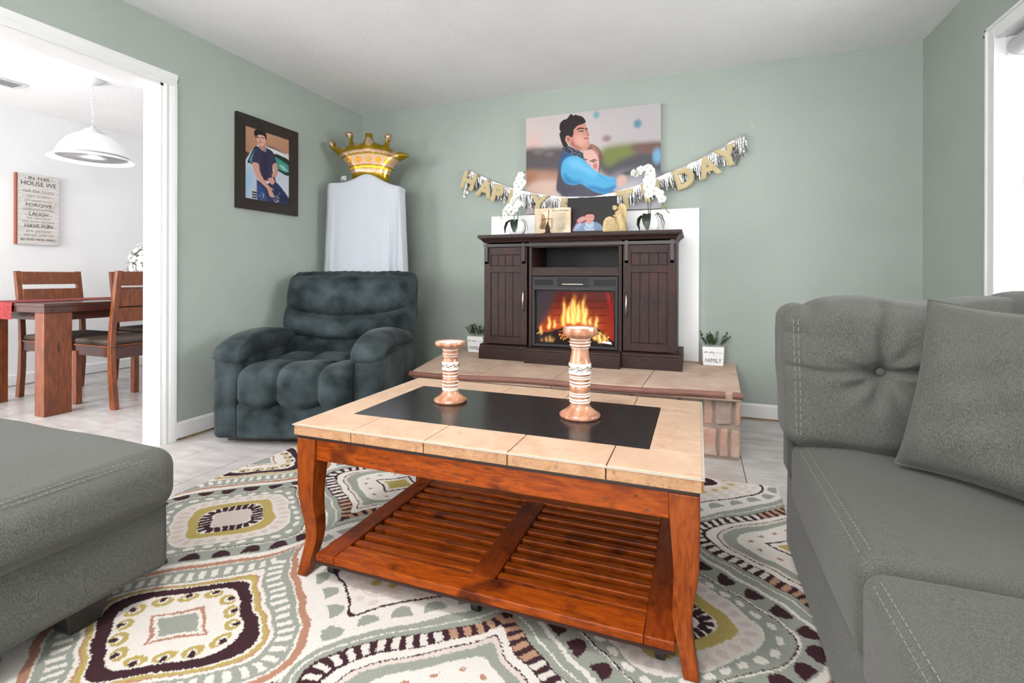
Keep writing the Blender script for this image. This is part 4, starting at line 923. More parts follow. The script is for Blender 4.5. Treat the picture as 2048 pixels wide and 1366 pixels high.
orchid('white orchid in a white pot on the left end of the mantel, blooms drooping left', -1.235, 3.40, MZ,
       [[(.004, 0, .10), (.008, 0, .22), (.002, 0, .30), (.006, 0, .36), (.02, 0, .42), (.045, 0, .458), (.062, 0, .462)], [(-.022, 0, .10), (-.026, 0, .20), (-.030, 0, .225), (-.05, 0, .235), (-.08, 0, .215), (-.105, 0, .18), (-.125, 0, .15)]],
       [(-.004, .305, 1.0, -.2, .2), (.004, .335, .95, .1, 0), (.020, .350, 1.0, -.2, .1), (-.002, .378, .9, -.4, .2), (.022, .405, .95, .1, .1), (.040, .385, .95, .5, 0), (.030, .440, .85, .1, .4),
        (-.012, .245, 1.05, -.1, .2), (-.030, .26, .9, -.6, .3), (.010, .235, .9, .4, 0), (-.055, .205, 1.05, -.3, 0), (-.045, .175, .9, 0, -.3), (-.082, .185, 1.05, -.3, .1), (-.092, .152, .95, -.6, -.2), (-.012, .195, .85, .2, .1)],
       [(.064, .462, .008), (-.122, .150, .008), (-.130, .138, .005), (-.118, .132, .005)],
       [([(0, -.02, .10), (-.002, -.045, .112), (0, -.062, .09), (.004, -.070, .055), (.004, -.072, .02)], .030, (1, 0, 0)),
        ([(-.02, 0, .10), (-.05, -.005, .118), (-.078, -.01, .10), (-.092, -.012, .06), (-.090, -.012, .02)], .016, (.3, 1, 0)), ([(.02, 0, .10), (.048, -.005, .115), (.070, -.01, .10), (.083, -.012, .06), (.082, -.012, .035)], .014, (-.3, 1, 0))], .066)
orchid('white orchid in white pot on right end of mantel, with tall stems reaching up', -.300, 3.40, MZ,
       [[(-.004, 0, .10), (-.014, 0, .24), (-.020, 0, .36), (-.022, 0, .40), (-.035, 0, .412), (-.06, 0, .405), (-.10, 0, .395)], [(.004, 0, .10), (.008, 0, .20), (.012, 0, .30), (.026, 0, .305), (.05, 0, .27), (.085, 0, .19), (.115, 0, .13), (.13, 0, .12)], [(-.002, 0, .1), (-.008, 0, .17)]],
       [(-.105, .400, .75, -.9, .2), (-.088, .392, .7, -.7, -.3), (-.062, .412, .95, -.4, .2), (-.052, .420, .8, .2, .4), (-.012, .425, .95, -.2, .6), (.008, .400, 1.0, .5, .2), (-.004, .378, .9, 0, .2), (.014, .37, .9, .6, 0), (-.012, .345, 1.0, -.3, .1), (.010, .325, 1.0, .2, .2), (-.014, .300, .95, -.3, 0), (.004, .282, 1.0, .2, 0),
        (.030, .270, .95, .4, -.1), (.062, .250, .95, .3, 0), (-.004, .250, .85, -.1, 0), (.078, .215, .9, .5, -.3)],
       [(-.122, .392, .006), (.098, .170, .010), (.104, .16, .007)],
       [([(-.008, -.02, .10), (-.012, -.05, .115), (-.014, -.068, .085), (-.012, -.074, .045), (-.008, -.07, .008)], .029, (1, 0, 0)),
        ([(-.02, 0, .10), (-.05, -.005, .112), (-.070, -.01, .09), (-.075, -.012, .05), (-.062, -.012, .010)], .020, (.5, 1, 0)), ([(.02, 0, .10), (.05, -.005, .122), (.075, -.01, .105), (.092, -.012, .06), (.088, -.012, .005)], .020, (-.2, 1, 0)), ([(.01, 0.01, .10), (.045, .02, .12), (.07, .03, .09), (.08, .035, .03)], .018, (-.2, 1, 0))], .060)

# ------------------------------------------------------------------ other mantel pieces
def book():
    t = thing('open_book_plaque', 'open book plaque with praying hands and verse on the mantel', 'plaque', (-.98, 3.43, MZ))
    y = 3.44; x0, x1, z0, z1 = -1.112, -.846, MZ, 1.462; xm = (x0+x1)/2+.005
    pr = [(x0, y-.004), (x0+.03, y-.018), (xm-.03, y-.022), (xm, y-.008), (xm+.03, y-.022), (x1-.03, y-.018), (x1, y-.004), (x1, y+.006), (x0, y+.006)]
    MB().prism(pr, 'z', z0+.006, z1).build('pages', 'parchment', t, auto=.8)
    MB().box(x0-.004, x1+.004, y+.006, y+.012, z0, z1+.002).build('cover', 'rust_edge', t, bevel=.002)
    m = MB()
    for k in range(12):
        z = z1-.045-k*.0105; w_ = (.075, .06, .07, .065, .072, .06, .07, .066, .07, .058, .064, .03)[k]; m.box(x1-.030-.045-w_/2+.01, x1-.030-.045+w_/2+.01, y-.0235, y-.0215, z, z+.0022)
    m.build('verse_lines', 'ink_pale', t)
    text_obj('heading', "The Lord's Prayer", .017, .0003, 'ink', face_minus_y(x1-.066, y-.0232, z1-.026), t)
    # praying hands relief, sketched in brown line
    h = MB(); hx = x0+.070; hz = z0+.045
    for s_ in ((-.018, .0, -.002, .05, .012, .105), (-.010, 0, .006, .05, .018, .10), (.0, 0, .012, .045, .022, .09), (-.026, .005, -.014, .055, .004, .11), (.010, -.002, .020, .04, .026, .075)):
        h.tube([(hx+s_[0], y-.0235, hz+s_[1]), (hx+s_[2], y-.0245, hz+s_[3]), (hx+s_[4]-.01, y-.0235, hz+s_[5])], [.003, .0042, .002], 6)
    h.build('praying_hands', 'travertine_rough', t, smooth=True)
book()
def cross_stand():
    t = thing('metal_candle_stand', 'small rust brown metal stand with square wire frame in front of the book plaque', 'figurine', (-.985, 3.34, MZ))
    x, y, z = -.985, 3.34, MZ
    MB().lathe([(.045, 0), (.046, .004), (.03, .009), (.018, .012), (.016, .04), (.014, .055), (.008, .065), (.003, .085), (.001, .088)], x, y, z, 20).build('base', 'rust_metal', t, smooth=True)
    MB().tube([(x+.004, y, z+.07), (x+.006, y, z+.13), (x+.008, y, z+.168)], [.0022, .0022, .003], 6).build('spire', 'rust_metal', t)
    m = MB(); q = [(x-.034, y-.01, z+.040), (x+.034, y-.01, z+.040), (x+.034, y-.01, z+.106), (x-.034, y-.01, z+.106)]
    for a in range(4): m.tube([q[a], q[(a+1) % 4]], .002, 6)
    m.build('wire_frame', 'rust_metal', t)
cross_stand()
def photo():
    t = thing('photo_frame', 'black matted photo of a boy in denim jacket leaning on the canvas', 'picture', (-.705, 3.50, MZ))
    x0, x1, h_ = -.885, -.530, .275; y = 3.48; tl = .16
    def P3(x, s, off=0): return (x, y+s*math.sin(tl)+off*-math.cos(tl), MZ+s*math.cos(tl)+off*-math.sin(tl)+.002)
    def slab(xa, xb, sa, sb, oa, ob): return MB().hexa([P3(xa, sa, ob), P3(xb, sa, ob), P3(xb, sa, oa), P3(xa, sa, oa), P3(xa, sb, ob), P3(xb, sb, ob), P3(xb, sb, oa), P3(xa, sb, oa)])
    slab(x0, x1, 0, h_, 0, .012).build('mat_board', 'black_mat', t, bevel=.002)
    P = Pic(120, 86, (50,46,46)); q = P.poly
    q([(.02, 1), (.10, .72), (.18, .5), (.30, .38), (.42, .42), (.44, .6), (.4, 1)], (150,70,72), 1); q([(.14, .55), (.28, .42), (.40, .44), (.38, .55), (.2, .66)], (214,160,158), 1); q([(.04, 1), (.13, .72), (.3, .7), (.3, 1)], (180,190,220), 2)
    q([(.16, 1.02), (.20, .86), (.34, .66), (.45, .62), (.62, .62), (.80, .70), (.94, .88), (.99, 1.02)], (136,160,190), 0); q([(.40, .66), (.52, .74), (.64, .64), (.66, 1), (.40, 1)], (190,208,228), 1); P.line([(.36, .66), (.42, .84), (.52, .92)], .008, (96,116,150)); P.line([(.7, .66), (.66, .84), (.58, .92)], .008, (96,116,150)); P.line([(.3, .9), (.45, 1)], .006, (110,130,160)); P.line([(.86, .86), (.72, 1)], .006, (110,130,160))
    q([(.40, .34), (.52, .28), (.64, .34), (.66, .5), (.60, .64), (.52, .70), (.45, .64), (.40, .5)], (226,160,146), 0); q([(.38, .40), (.38, .28), (.46, .20), (.58, .20), (.66, .30), (.66, .40), (.62, .34), (.52, .32), (.42, .34)], (46,28,28), 0)
    P.line([(.44, .44), (.49, .44)], .006, (60,34,34)); P.line([(.56, .44), (.61, .44)], .006, (60,34,34)); P.line([(.48, .58), (.57, .58)], .006, (170,84,84))
    xa, xb, sa, sb = -.842, -.606, .028, .205
    O = P3(xa, sb, .0128); ex = Vector(P3(xb, sb, .0128))-Vector(O); ey = Vector(P3(xa, sa, .0128))-Vector(O)
    P.mesh('photograph', 'canvas_print', O, tuple(ex), tuple(ey), t)
    MB().hexa([(-.73, y+.03, MZ+.0005), (-.68, y+.03, MZ+.0005), (-.68, y+.10, MZ+.0005), (-.73, y+.10, MZ+.0005), (-.73, y+.026, MZ+.14), (-.68, y+.026, MZ+.14), (-.68, y+.03, MZ+.14), (-.73, y+.03, MZ+.14)]).build('easel_back', 'black_mat', t)
photo()
def angel():
    t = thing('angel_figurine', 'cream resin angel leaning over an inscribed headstone on the mantel', 'figurine', (-.535, 3.42, MZ))
    y = 3.42
    a = [(-.612, 0), (-.612, .055), (-.606, .085), (-.592, .106), (-.570, .116), (-.548, .112), (-.530, .10), (-.522, .06), (-.520, 0)]
    MB().prism([(x, MZ+z) for x, z in a], 'y', y-.012, y+.012).build('headstone', 'cream_resin', t, bevel=.003)
    m = MB()
    for k in range(7):
        w_ = (.02, .045, .05, .055, .055, .04, .05)[k]; m.box(-.572-w_/2, -.572+w_/2, y-.0128, y-.0118, MZ+.095-k*.0125, MZ+.0972-k*.0125)
    m.build('inscription', 'brown_trim', t)
    fn = lambda s_: (lambda P, U, dn: P+dn*(wr(P*np.array([1, 1, .35]), .004, 170, s_))[:, None])
    b = MB(); b.tube([(-.485, y, MZ), (-.482, y-.002, MZ+.03), (-.488, y-.004, MZ+.07), (-.500, y-.006, MZ+.11), (-.512, y-.006, MZ+.135), (-.520, y-.008, MZ+.150)], [.034, .036, .030, .024, .020, .010], 14)
    b.build('robe', 'cream_resin', t, smooth=True)
    f_ = MB()
    for k in range(7):
        x = -.512+k*.009; f_.tube([(x, y-.033, MZ+.004), (x-.004, y-.034, MZ+.04), (x-.014, y-.028, MZ+.085), (x-.022, y-.022, MZ+.12)], [.003, .0035, .003, .002], 6)
    f_.build('robe_folds', 'cream_resin', t, smooth=True)
    MB().sphere((-.529, y-.014, MZ+.172), .0160, 12, 8, (1, .95, 1.1)).build('head', 'cream_resin', t, smooth=True)
    MB().torus((-.526, y-.012, MZ+.179), .0145, .0055, M=Matrix.Rotation(.5, 3, 'Y')).build('hair', 'cream_resin', t, smooth=True)
    w_ = [(-.512, .135), (-.515, .17), (-.500, .197), (-.480, .203), (-.462, .19), (-.452, .16), (-.452, .12), (-.458, .085), (-.450, .06), (-.460, .03), (-.475, .05), (-.490, .09)]
    wg = MB().prism([(x, MZ+z) for x, z in w_], 'y', y+.004, y+.014).build('wing', 'cream_resin', t, bevel=.002)
    fe = MB()
    for k in range(7): fe.tube([(-.496+k*.004, y+.003, MZ+.185-k*.006), (-.474+k*.002, y+.001, MZ+.150-k*.012), (-.466+k*.002, y+.003, MZ+.115-k*.013)], [.0022, .003, .001], 5)
    fe.build('feathers', 'cream_resin', wg, smooth=True)
    MB().tube([(-.500, y-.02, MZ+.125), (-.520, y-.028, MZ+.112), (-.538, y-.018, MZ+.122)], [.009, .008, .005], 8).build('arm', 'cream_resin', t, smooth=True)
angel()
# planters on the hearth
def planter(label, x0, x1, y, seed):
    z = .3755; w_ = x1-x0; t = thing('planter_cube', label, 'planter', ((x0+x1)/2, y, z), group='family planters on the hearth')
    MB().hexa([(x0+.006, y+.006, z), (x1-.006, y+.006, z), (x1-.006, y+w_-.02, z), (x0+.006, y+w_-.02, z), (x0, y, z+.125), (x1, y, z+.125), (x1, y+w_-.014, z+.125), (x0, y+w_-.014, z+.125)]).build('pot', 'ceramic', t, bevel=.004)
    text_obj('lettering', 'FAMILY', .040, .0004, 'ink_dark', face_minus_y((x0+x1)/2, y-.0002+.003, z+.022, 0, -.05), t, xs=.80)
    sc = MB()
    for wx, n_ in ((x0+.012, 6), (x0+.046, 8)):
        sc.tube([(wx+k*.0042, y+.0006, z+.088+(.0065 if k % 2 else -.002)*(.6+.4*math.sin(k*2.1+seed))) for k in range(n_)], .0021, 5)
    sc.tube([(x0+.074, y+.001, z+.070), (x0+.0755, y+.001, z+.078)], .0012, 5).build('script_mark', 'ink_dark', t)
    MB().box(x1-.055, x1-.008, y-.0006, y+.0012, z+.086, z+.0875).build('rule_line', 'ink', t)
    MB().box(x0+.008, x1-.008, y+.008, y+w_-.022, z+.112, z+.1235).build('soil', 'dark_foot', t)
    r = random.Random(seed); m = MB(); st = MB()
    for s_ in range(13):
        bx = x0+w_*r.uniform(.12, .88); by = y+w_*r.uniform(.2, .75); lean = ((bx-(x0+x1)/2)*.8+r.uniform(-.02, .02), r.uniform(-.03, .02)); hh = r.uniform(.04, .095)
        st.tube([(bx, by, z+.12), (bx+lean[0]*.4, by+lean[1]*.4, z+.12+hh*.5), (bx+lean[0], by+lean[1], z+.12+hh)], .0012, 5)
        for k in range(9):
            q = .25+.75*k/8
            for sd in (0, PI):
                a = r.uniform(0, 1)+sd+k*1.3; p = Vector((bx+lean[0]*q, by+lean[1]*q, z+.12+hh*q)); d = Vector((math.cos(a), math.sin(a), r.uniform(.5, 1.2))).normalized(); s2 = d.cross(Vector((0, 0, 1))).normalized(); L = r.uniform(.017, .026)
                m.add([p, p+d*L*.5-s2*.0062, p+d*L, p+d*L*.5+s2*.0062], [(0, 1, 2, 3)])
    m.build('foliage', 'leaf_mid', t, kind='stuff'); st.build('stems', 'stem_green', t, kind='stuff')
planter('white cube planter with small green plant on the hearth, left of the fireplace cabinet', -1.700, -1.562, 3.53, 3)
planter('white cube planter with small green plant at the right end of the hearth', .030, .168, 3.585, 8)

# ------------------------------------------------------------------ recliner
def recliner():
    t = thing('recliner', 'dark slate plush recliner with padded arms in the left corner', 'recliner', (-2.60, 2.05, 0), math.radians(18))
    # local frame: u along the front (0..0.98), w to the back, z up
    def mk(name, m, mat='plush', parent=t, **k): return m.build(name, mat, parent, local=True, smooth=True, **k)
    W = .985
    for s_ in (0, 1):
        a, b = (0, .165) if s_ == 0 else (W-.165, W)
        mk('arm_body', MB().rbox(a, b,   .0, .80, .035, .520, .035, (4, 8, 6), (.006, .006, 0), fn=lambda P, U, dn: P+dn*wr(P, .0025, 14, 3)[:, None]))
        def pad(P, U, dn, s_=s_):
            q = P.copy(); y = P[:, 1]; f_ = np.clip((y+.03)/.85, 0, 1)
            q[:, 2] += .030*np.sin(np.clip(f_*1.25, 0, 1)*PI)-.030*np.exp(-((y+.02)/.10)**2)
            q[:, 0] += (.5*W-P[:, 0])*0+np.sign(.5*W-(a+b)/2)*.018*(1-U[:, 0]**2)
            return q+dn*wr(P, .004, 16, 5+s_)[:, None]
        mk('arm_pad', MB().rbox(a-.006, b+.028 if s_ == 0 else b+.006, -.020, .77, .488, .596, .052, (5, 12, 2), (0, 0, .016), fn=pad) if s_ == 0 else MB().rbox(a-.028, b+.006, -.020, .77, .488, .596, .052, (5, 12, 2), (0, 0, .016), fn=pad))
        sm_ = MB().tube([((a+b)/2-.075, -.004, .503), ((a+b)/2+.075, -.004, .503)], .004, 6)
        mk('arm_seam', sm_, 'piping')
    # footrest / front panel with three channels
    def seatf(P, U, dn):
        q = P.copy(); x = P[:, 0]+.010*np.sin(P[:, 1]*9+1); g = np.zeros(len(P)); 
        for sx_ in (.400, .640): g += np.exp(-(np.abs(x-sx_)/.016)**1.3)
        puff = np.zeros(len(P))
        for lo, hi in ((.168, .400), (.400, .640), (.640, .820)):
            m = (x >= lo) & (x <= hi); tt = 2*(x-lo)/(hi-lo)-1; puff = np.where(m, np.sqrt(np.clip(1-tt**2, 0, 1))**.8, puff)
        q += dn*(.026*puff-.014*np.clip(g, 0, 1)+wr(P, .0055, 22, 31))[:, None]
        q[:, 2] += .016*np.exp(-((P[:, 1]-.10)/.10)**2)*(U[:, 2] > 0)-.02*np.exp(-((P[:, 1]-.33)/.05)**2)*(U[:, 2] > 0)+.012*(P[:, 1] > .38)*(U[:, 2] > 0)
        return q
    mk('seat_cushion', MB().rbox(.168, .818, -.030, .66, .235, .422, .050, (60, 34, 8), (0, .012, .010), fn=seatf))
    mk('front_panel', MB().rbox(.150, .830, -.010, .06, .045, .245, .018, (8, 2, 4), (0, .012, 0), fn=lambda P, U, dn: P+dn*wr(P, .003, 14, 9)[:, None]))
    mk('base', MB().box(.06, W-.06, .06, .78, 0.0125, .05), 'dark_foot')
    # back with three rolls sagging in a smile
    def rolls(P, U, dn):
        s_ = (U[:, 2]+1)/2; x = U[:, 0]; ss = s_+.115*(1-x*x)*np.where(s_ < .93, 1, 0)*np.clip((.93-s_)*6, 0, 1)*np.clip(s_*6, 0, 1); 
        bounds = [0, .36, .62, 1.0]; b = np.zeros(len(P))
        for lo, hi in zip(bounds[:-1], bounds[1:]):
            m = (ss >= lo) & (ss <= hi); tt = (2*(ss-lo)/(hi-lo)-1); b = np.where(m, np.sqrt(np.clip(1-tt**2, 0, 1))**.7, b)
        front = np.clip(-U[:, 1], 0, 1)**.5*(1-np.clip(abs(x)-.80, 0, .2)*3.5)
        vs_ = np.exp(-((abs(x)-.48)/.022)**2)*np.where((s_ > .62) , 1, .45)
        q = P.copy(); q[:, 1] -= front*(.115*b-.022*vs_)
        q = q+dn*(wr(P, .006, 24, 4)+wr(P*np.array([2.2, 1, .6]), .004, 40, 14))[:, None]
        # taper towards seat and recline
        zz = (P[:, 2]-.38)/.66; q[:, 0] = q[:, 0]*1.0; q[:, 1] += .16*zz+.03*zz*zz
        return q
    mk('backrest', MB().rbox(.050, .985, .62, .80, .38, 1.000, .075, (40, 4, 60), (0, 0, .008), fn=rolls))
    # vertical seams of the headrest roll
recliner()

# ------------------------------------------------------------------ draped stand and crown balloon in the corner
def drape():
    ang = math.radians(22); t = thing('draped_stand', 'tall stand covered by a white sheet in the corner behind the recliner', 'covered stand', (-2.50, 3.32, 0), ang)
    MB().box(-.27, .27, -.03, .06, 0, 1.69).build('board', 'white_panel', t, local=True)
    n, mz = 90, 44; prof = []; vs_ = []; fs = []
    for j in range(mz+1):
        q = j/mz
        for i in range(n+1):
            s_ = i/n; x = -.312+.624*s_; top = 1.705+.075*math.exp(-((x-.03)/.13)**2)-.012*max(0, abs(x)-.265)/.05-.055*max(0, x)*1.5
            z = top-(top-.02)*q; spread = 1+.15*q+.04*q*q; 
            wave = .014*q**.6*math.sin(x*21+1+.6*q)+.028*min(1, q*2.2)*math.exp(-((x-.255+.05*q)/.05)**2)*math.sin((x+.04*q)*120)+.012*min(1, q*2)*math.exp(-((x+.27)/.05)**2)*math.sin(x*110)+.006*q*math.sin(x*55+2)
            edge = max(0, (abs(x)-.275)/.037); y = -.060+wave-.03*q+edge*.07
            vs_.append((x*spread+(.02*q if x > .25 else 0), y, z))
    for j in range(mz):
        for i in range(n): a = j*(n+1)+i; fs.append((a, a+n+1, a+n+2, a+1))
    # top flap going over the back
    k0 = len(vs_)
    for j in range(1, 9):
        q = j/8
        for i in range(n+1):
            x = -.312+.624*i/n; top = 1.705+.075*math.exp(-((x-.03)/.13)**2)-.012*max(0, abs(x)-.265)/.05-.055*max(0, x)*1.5
            vs_.append((x, -.06+.14*q+max(0, (abs(x)-.275)/.037)*.07*(1-q), top+.012*math.sin(q*PI)-.05*max(0, q-.7)))
    for j in range(8):
        for i in range(n):
            a = (i if j == 0 else k0+(j-1)*(n+1)+i); a2 = a+1; b = k0+j*(n+1)+i; fs.append((a, a2, b+1, b))
    o = MB().add(vs_, fs).build('sheet', 'white_cloth', t, local=True, smooth=True)
    sm = o.modifiers.new('thick', 'SOLIDIFY'); sm.thickness = .003
    m = MB(); 
    for k in range(5): m.torus((-.165+.012*math.sin(k*2.2), -.05, 1.745+.008*math.cos(k*1.7)), .013, .005, M=Matrix.Rotation(k*1.1, 3, 'X') @ Matrix.Rotation(k*.8, 3, 'Y'), n=12)
    m.build('cloth_knot', 'white_cloth', t, local=True, smooth=True)
drape()
def crown():
    ang = math.radians(20); t = thing('crown_balloon', 'gold foil crown balloon resting above the sheet covered stand', 'balloon', (-2.475, 3.335, 1.812), ang)
    # outline in local x,z (metres), traced as a crown with five prongs
    S = .00102
    def p(px, py): return ((px-420)*S, (400-py)*S)
    out = [(285,455),(280,420),(240,345),(205,310),(150,250),(110,212),(95,200),(88,178),(105,158),(130,155),(150,175),(150,205),(200,212),(255,198),(262,180),(250,140),(226,118),(228,92),(250,82),(280,88),(290,112),(280,138),(292,175),(315,182),(360,178),(378,150),(388,120),(380,100),(410,94),(442,102),(438,118),(445,145),(465,172),(520,195),(535,180),(548,150),(535,130),(538,104),(565,96),(594,108),(598,135),(585,155),(572,175),(578,210),(610,238),(680,245),(720,262),(735,282),(715,292),(660,320),(620,360),(590,400),(575,450),(570,480),(540,490),(430,470)]
    P = np.array([p(*q) for q in out]); P = P[::-1]
    h = .0058; xs = np.arange(P[:, 0].min()-h, P[:, 0].max()+2*h, h); zs = np.arange(P[:, 1].min()-h, P[:, 1].max()+2*h, h); X, Z = np.meshgrid(xs, zs)
    ins = np.zeros(X.shape, bool); D = np.full(X.shape, 9.); NX = X.copy(); NZ = Z.copy()
    for i in range(len(P)):
        (x0, z0), (x1, z1) = P[i-1], P[i]
        if z0 != z1: ins ^= ((Z > z0) != (Z > z1)) & (X < (x1-x0)*(Z-z0)/(z1-z0)+x0)
        dx, dz = x1-x0, z1-z0; q = np.clip(((X-x0)*dx+(Z-z0)*dz)/(dx*dx+dz*dz), 0, 1); cx, cz = x0+q*dx, z0+q*dz; d = np.hypot(X-cx, Z-cz); m = d < D
        D = np.where(m, d, D); NX = np.where(m, cx, NX); NZ = np.where(m, cz, NZ)
    sd = np.where(ins, D, -D); use = sd > -h*.75; snap = use & (sd < h*.5); X2 = np.where(snap, NX, X); Z2 = np.where(snap, NZ, Z); dd = np.where(snap, 0, np.maximum(sd, 0))
    for _ in range(3): 
        k = dd.copy(); k[1:-1, 1:-1] = (dd[1:-1, 1:-1]*2+dd[:-2, 1:-1]+dd[2:, 1:-1]+dd[1:-1, :-2]+dd[1:-1, 2:])/6; dd = np.where(snap, 0, k)
    Tk = .062*np.sqrt(1-(1-np.clip(dd/.074, 0, 1))**2)
    # colour: gold with pinkish glitter bands curved like the rim
    gold = np.array(lin((150,124,8))); pink = np.array(lin((214,180,150))); dark = np.array(lin((150,96,40))); gem = np.array(lin((214,150,50)))
    cx = .0; R2 = np.hypot(X2-.00, (Z2-(-.34))*1.0)
    px = X2/S+420; py = 400-Z2/S; arc = py-.00085*(px-420)**2
    col = np.zeros(X.shape+(3,)); col[:] = gold
    nz_ = rng.random(X.shape)
    def band(lo, hi, c, spk=.35):
        m = (arc > lo) & (arc < hi) & (abs(px-420) < 235); col[m] = (c*(1-spk*nz_[..., None])+np.array(lin((120,80,40)))*spk*nz_[..., None]*.6)[m]
    band(228, 232, dark, .1); band(233, 256, pink); band(256, 260, dark, .1); band(272, 352, pink); band(352, 358, dark, .1); band(362, 380, np.array(lin((236,196,60))), 0); band(384, 412, pink); band(412, 416, dark, .1)
    for g_, gy in ((280, 322), (350, 318), (430, 314), (505, 318), (570, 332)):
        m = ((px-g_)/24)**2+((py-gy)/25)**2 < 1; col[m] = gem
    for g_, gy, r_ in ((425, 172, 34), (258, 110, 30), (565, 128, 32), (118, 182, 26), (225, 215, 24), (628, 250, 20), (330, 190, 22)):
        m = ((px-g_)/r_)**2+((py-gy)/r_)**2 < 1; col[m] = (pink*(1-.45*nz_[..., None]))[m]
    idx = -np.ones(X.shape, int); vs_ = []; cols = []
    jj, ii = np.where(use)
    for a, b in zip(jj, ii): idx[a, b] = len(vs_); vs_.append((X2[a, b], -Tk[a, b], Z2[a, b])); cols.append(col[a, b])
    n = len(vs_); back = {}
    for a, b in zip(jj, ii):
        if Tk[a, b] > 1e-5: back[(a, b)] = len(vs_); vs_.append((X2[a, b], Tk[a, b], Z2[a, b])); cols.append(col[a, b])
        else: back[(a, b)] = idx[a, b]
    fs = []
    for a in range(X.shape[0]-1):
        for b in range(X.shape[1]-1):
            q = [(a, b), (a, b+1), (a+1, b+1), (a+1, b)]
            if all(idx[c] >= 0 for c in q) and any(sd[c] > 0 for c in q):
                fs.append(tuple(idx[c] for c in q)); r_ = tuple(back[c] for c in q)[::-1]
                if set(r_) != set(fs[-1]): fs.append(r_)
    me = bpy.data.meshes.new('foil_body'); me.from_pydata([tuple(map(float, v)) for v in vs_], [], fs); me.materials.append(MATS['gold_foil'])
    me.polygons.foreach_set('use_smooth', [True]*len(me.polygons))
    at = me.color_attributes.new('paint', 'FLOAT_COLOR', 'POINT'); at.data.foreach_set('color', np.concatenate([np.array(cols), np.ones((len(cols), 1))], 1).astype(np.float32).ravel())
    o = bpy.data.objects.new('foil_body', me); C.objects.link(o); o.parent = t
    for g_, gy in ((280, 322), (350, 318), (430, 314), (505, 318), (570, 332)):
        x, z = p(g_, gy); MB().sphere((x, -.058+.4*x*x, z), .018, 14, 8, (1, .35, 1.05)).build('printed_jewel', 'gold_glitter', t, local=True, smooth=True)
crown()

# ------------------------------------------------------------------ grey sofas
def stitches(pts, r=.0011, L=.0075, gap=.0045):
    m = MB(); pts = [Vector(p) for p in pts]; 
    for a, b in zip(pts[:-1], pts[1:]):
        d = (b-a).length; n = max(1, int(d/(L+gap))); u = (b-a)/n
        for k in range(n): m.tube([a+u*k, a+u*(k+L/(L+gap))], r, 4)
    return m
def chaise():
    t = thing('chaise', 'end of a grey fabric chaise seat in the left foreground', 'sofa', (-2.1, .3, 0))
    x0, x1, y0, y1 = -2.75, -1.492, -.9, 1.045
    def f1(P, U, dn):
        q = P+dn*((wr(P, .0045, 8, 2)+wr(P*np.array([.5, 1, 1.2]), .0025, 22, 5))*np.clip((x1+.010-P[:, 0])*14, .15, 1))[:, None]; q[:, 2] -= .012*np.exp(-((P[:, 1]-.55)/.3)**2)*(U[:, 2] > 0)*(P[:, 0] < 9)
        return q
    MB().rbox(x0, x1+.032, y0, y1+.012, .275, .462, .062, (18, 28, 4), (.022, .015, .016), fn=f1).build('seat_cushion', 'grey_fabric', t, smooth=True)
    MB().rbox(x0, x1, y0, y1-.008, .098, .300, .022, (8, 16, 6), (.006, .006, 0), fn=lambda P, U, dn: P+dn*wr(P, .003, 9, 7)[:, None]).build('base', 'grey_fabric', t, smooth=True)
    st = stitches([(x1+.032-.030, y, .462-.012) for y in np.linspace(y1-.08, y0, 30)]); st2 = stitches([(x1+.032-.018, y, .462-.019) for y in np.linspace(y1-.08, y0, 30)])
    st.v += []; n = len(st.v); st.v += st2.v; st.f += [tuple(i+n for i in f) for f in st2.f]
    st.build('stitching', 'stitch_thread', t)
    for x, y in ((x1-.10, y1-.19), (x0+.1, y1-.19), (x1-.10, y0+.1), (x0+.1, y0+.1)):
        MB().hexa([(x-.035, y-.035, .0128), (x+.035, y-.035, .0128), (x+.035, y+.035, .0128), (x-.035, y+.035, .0128), (x-.055, y-.06, .104), (x+.06, y-.06, .104), (x+.06, y+.06, .104), (x-.055, y+.06, .104)]).build('foot', 'dark_foot', t, bevel=.004)
chaise()
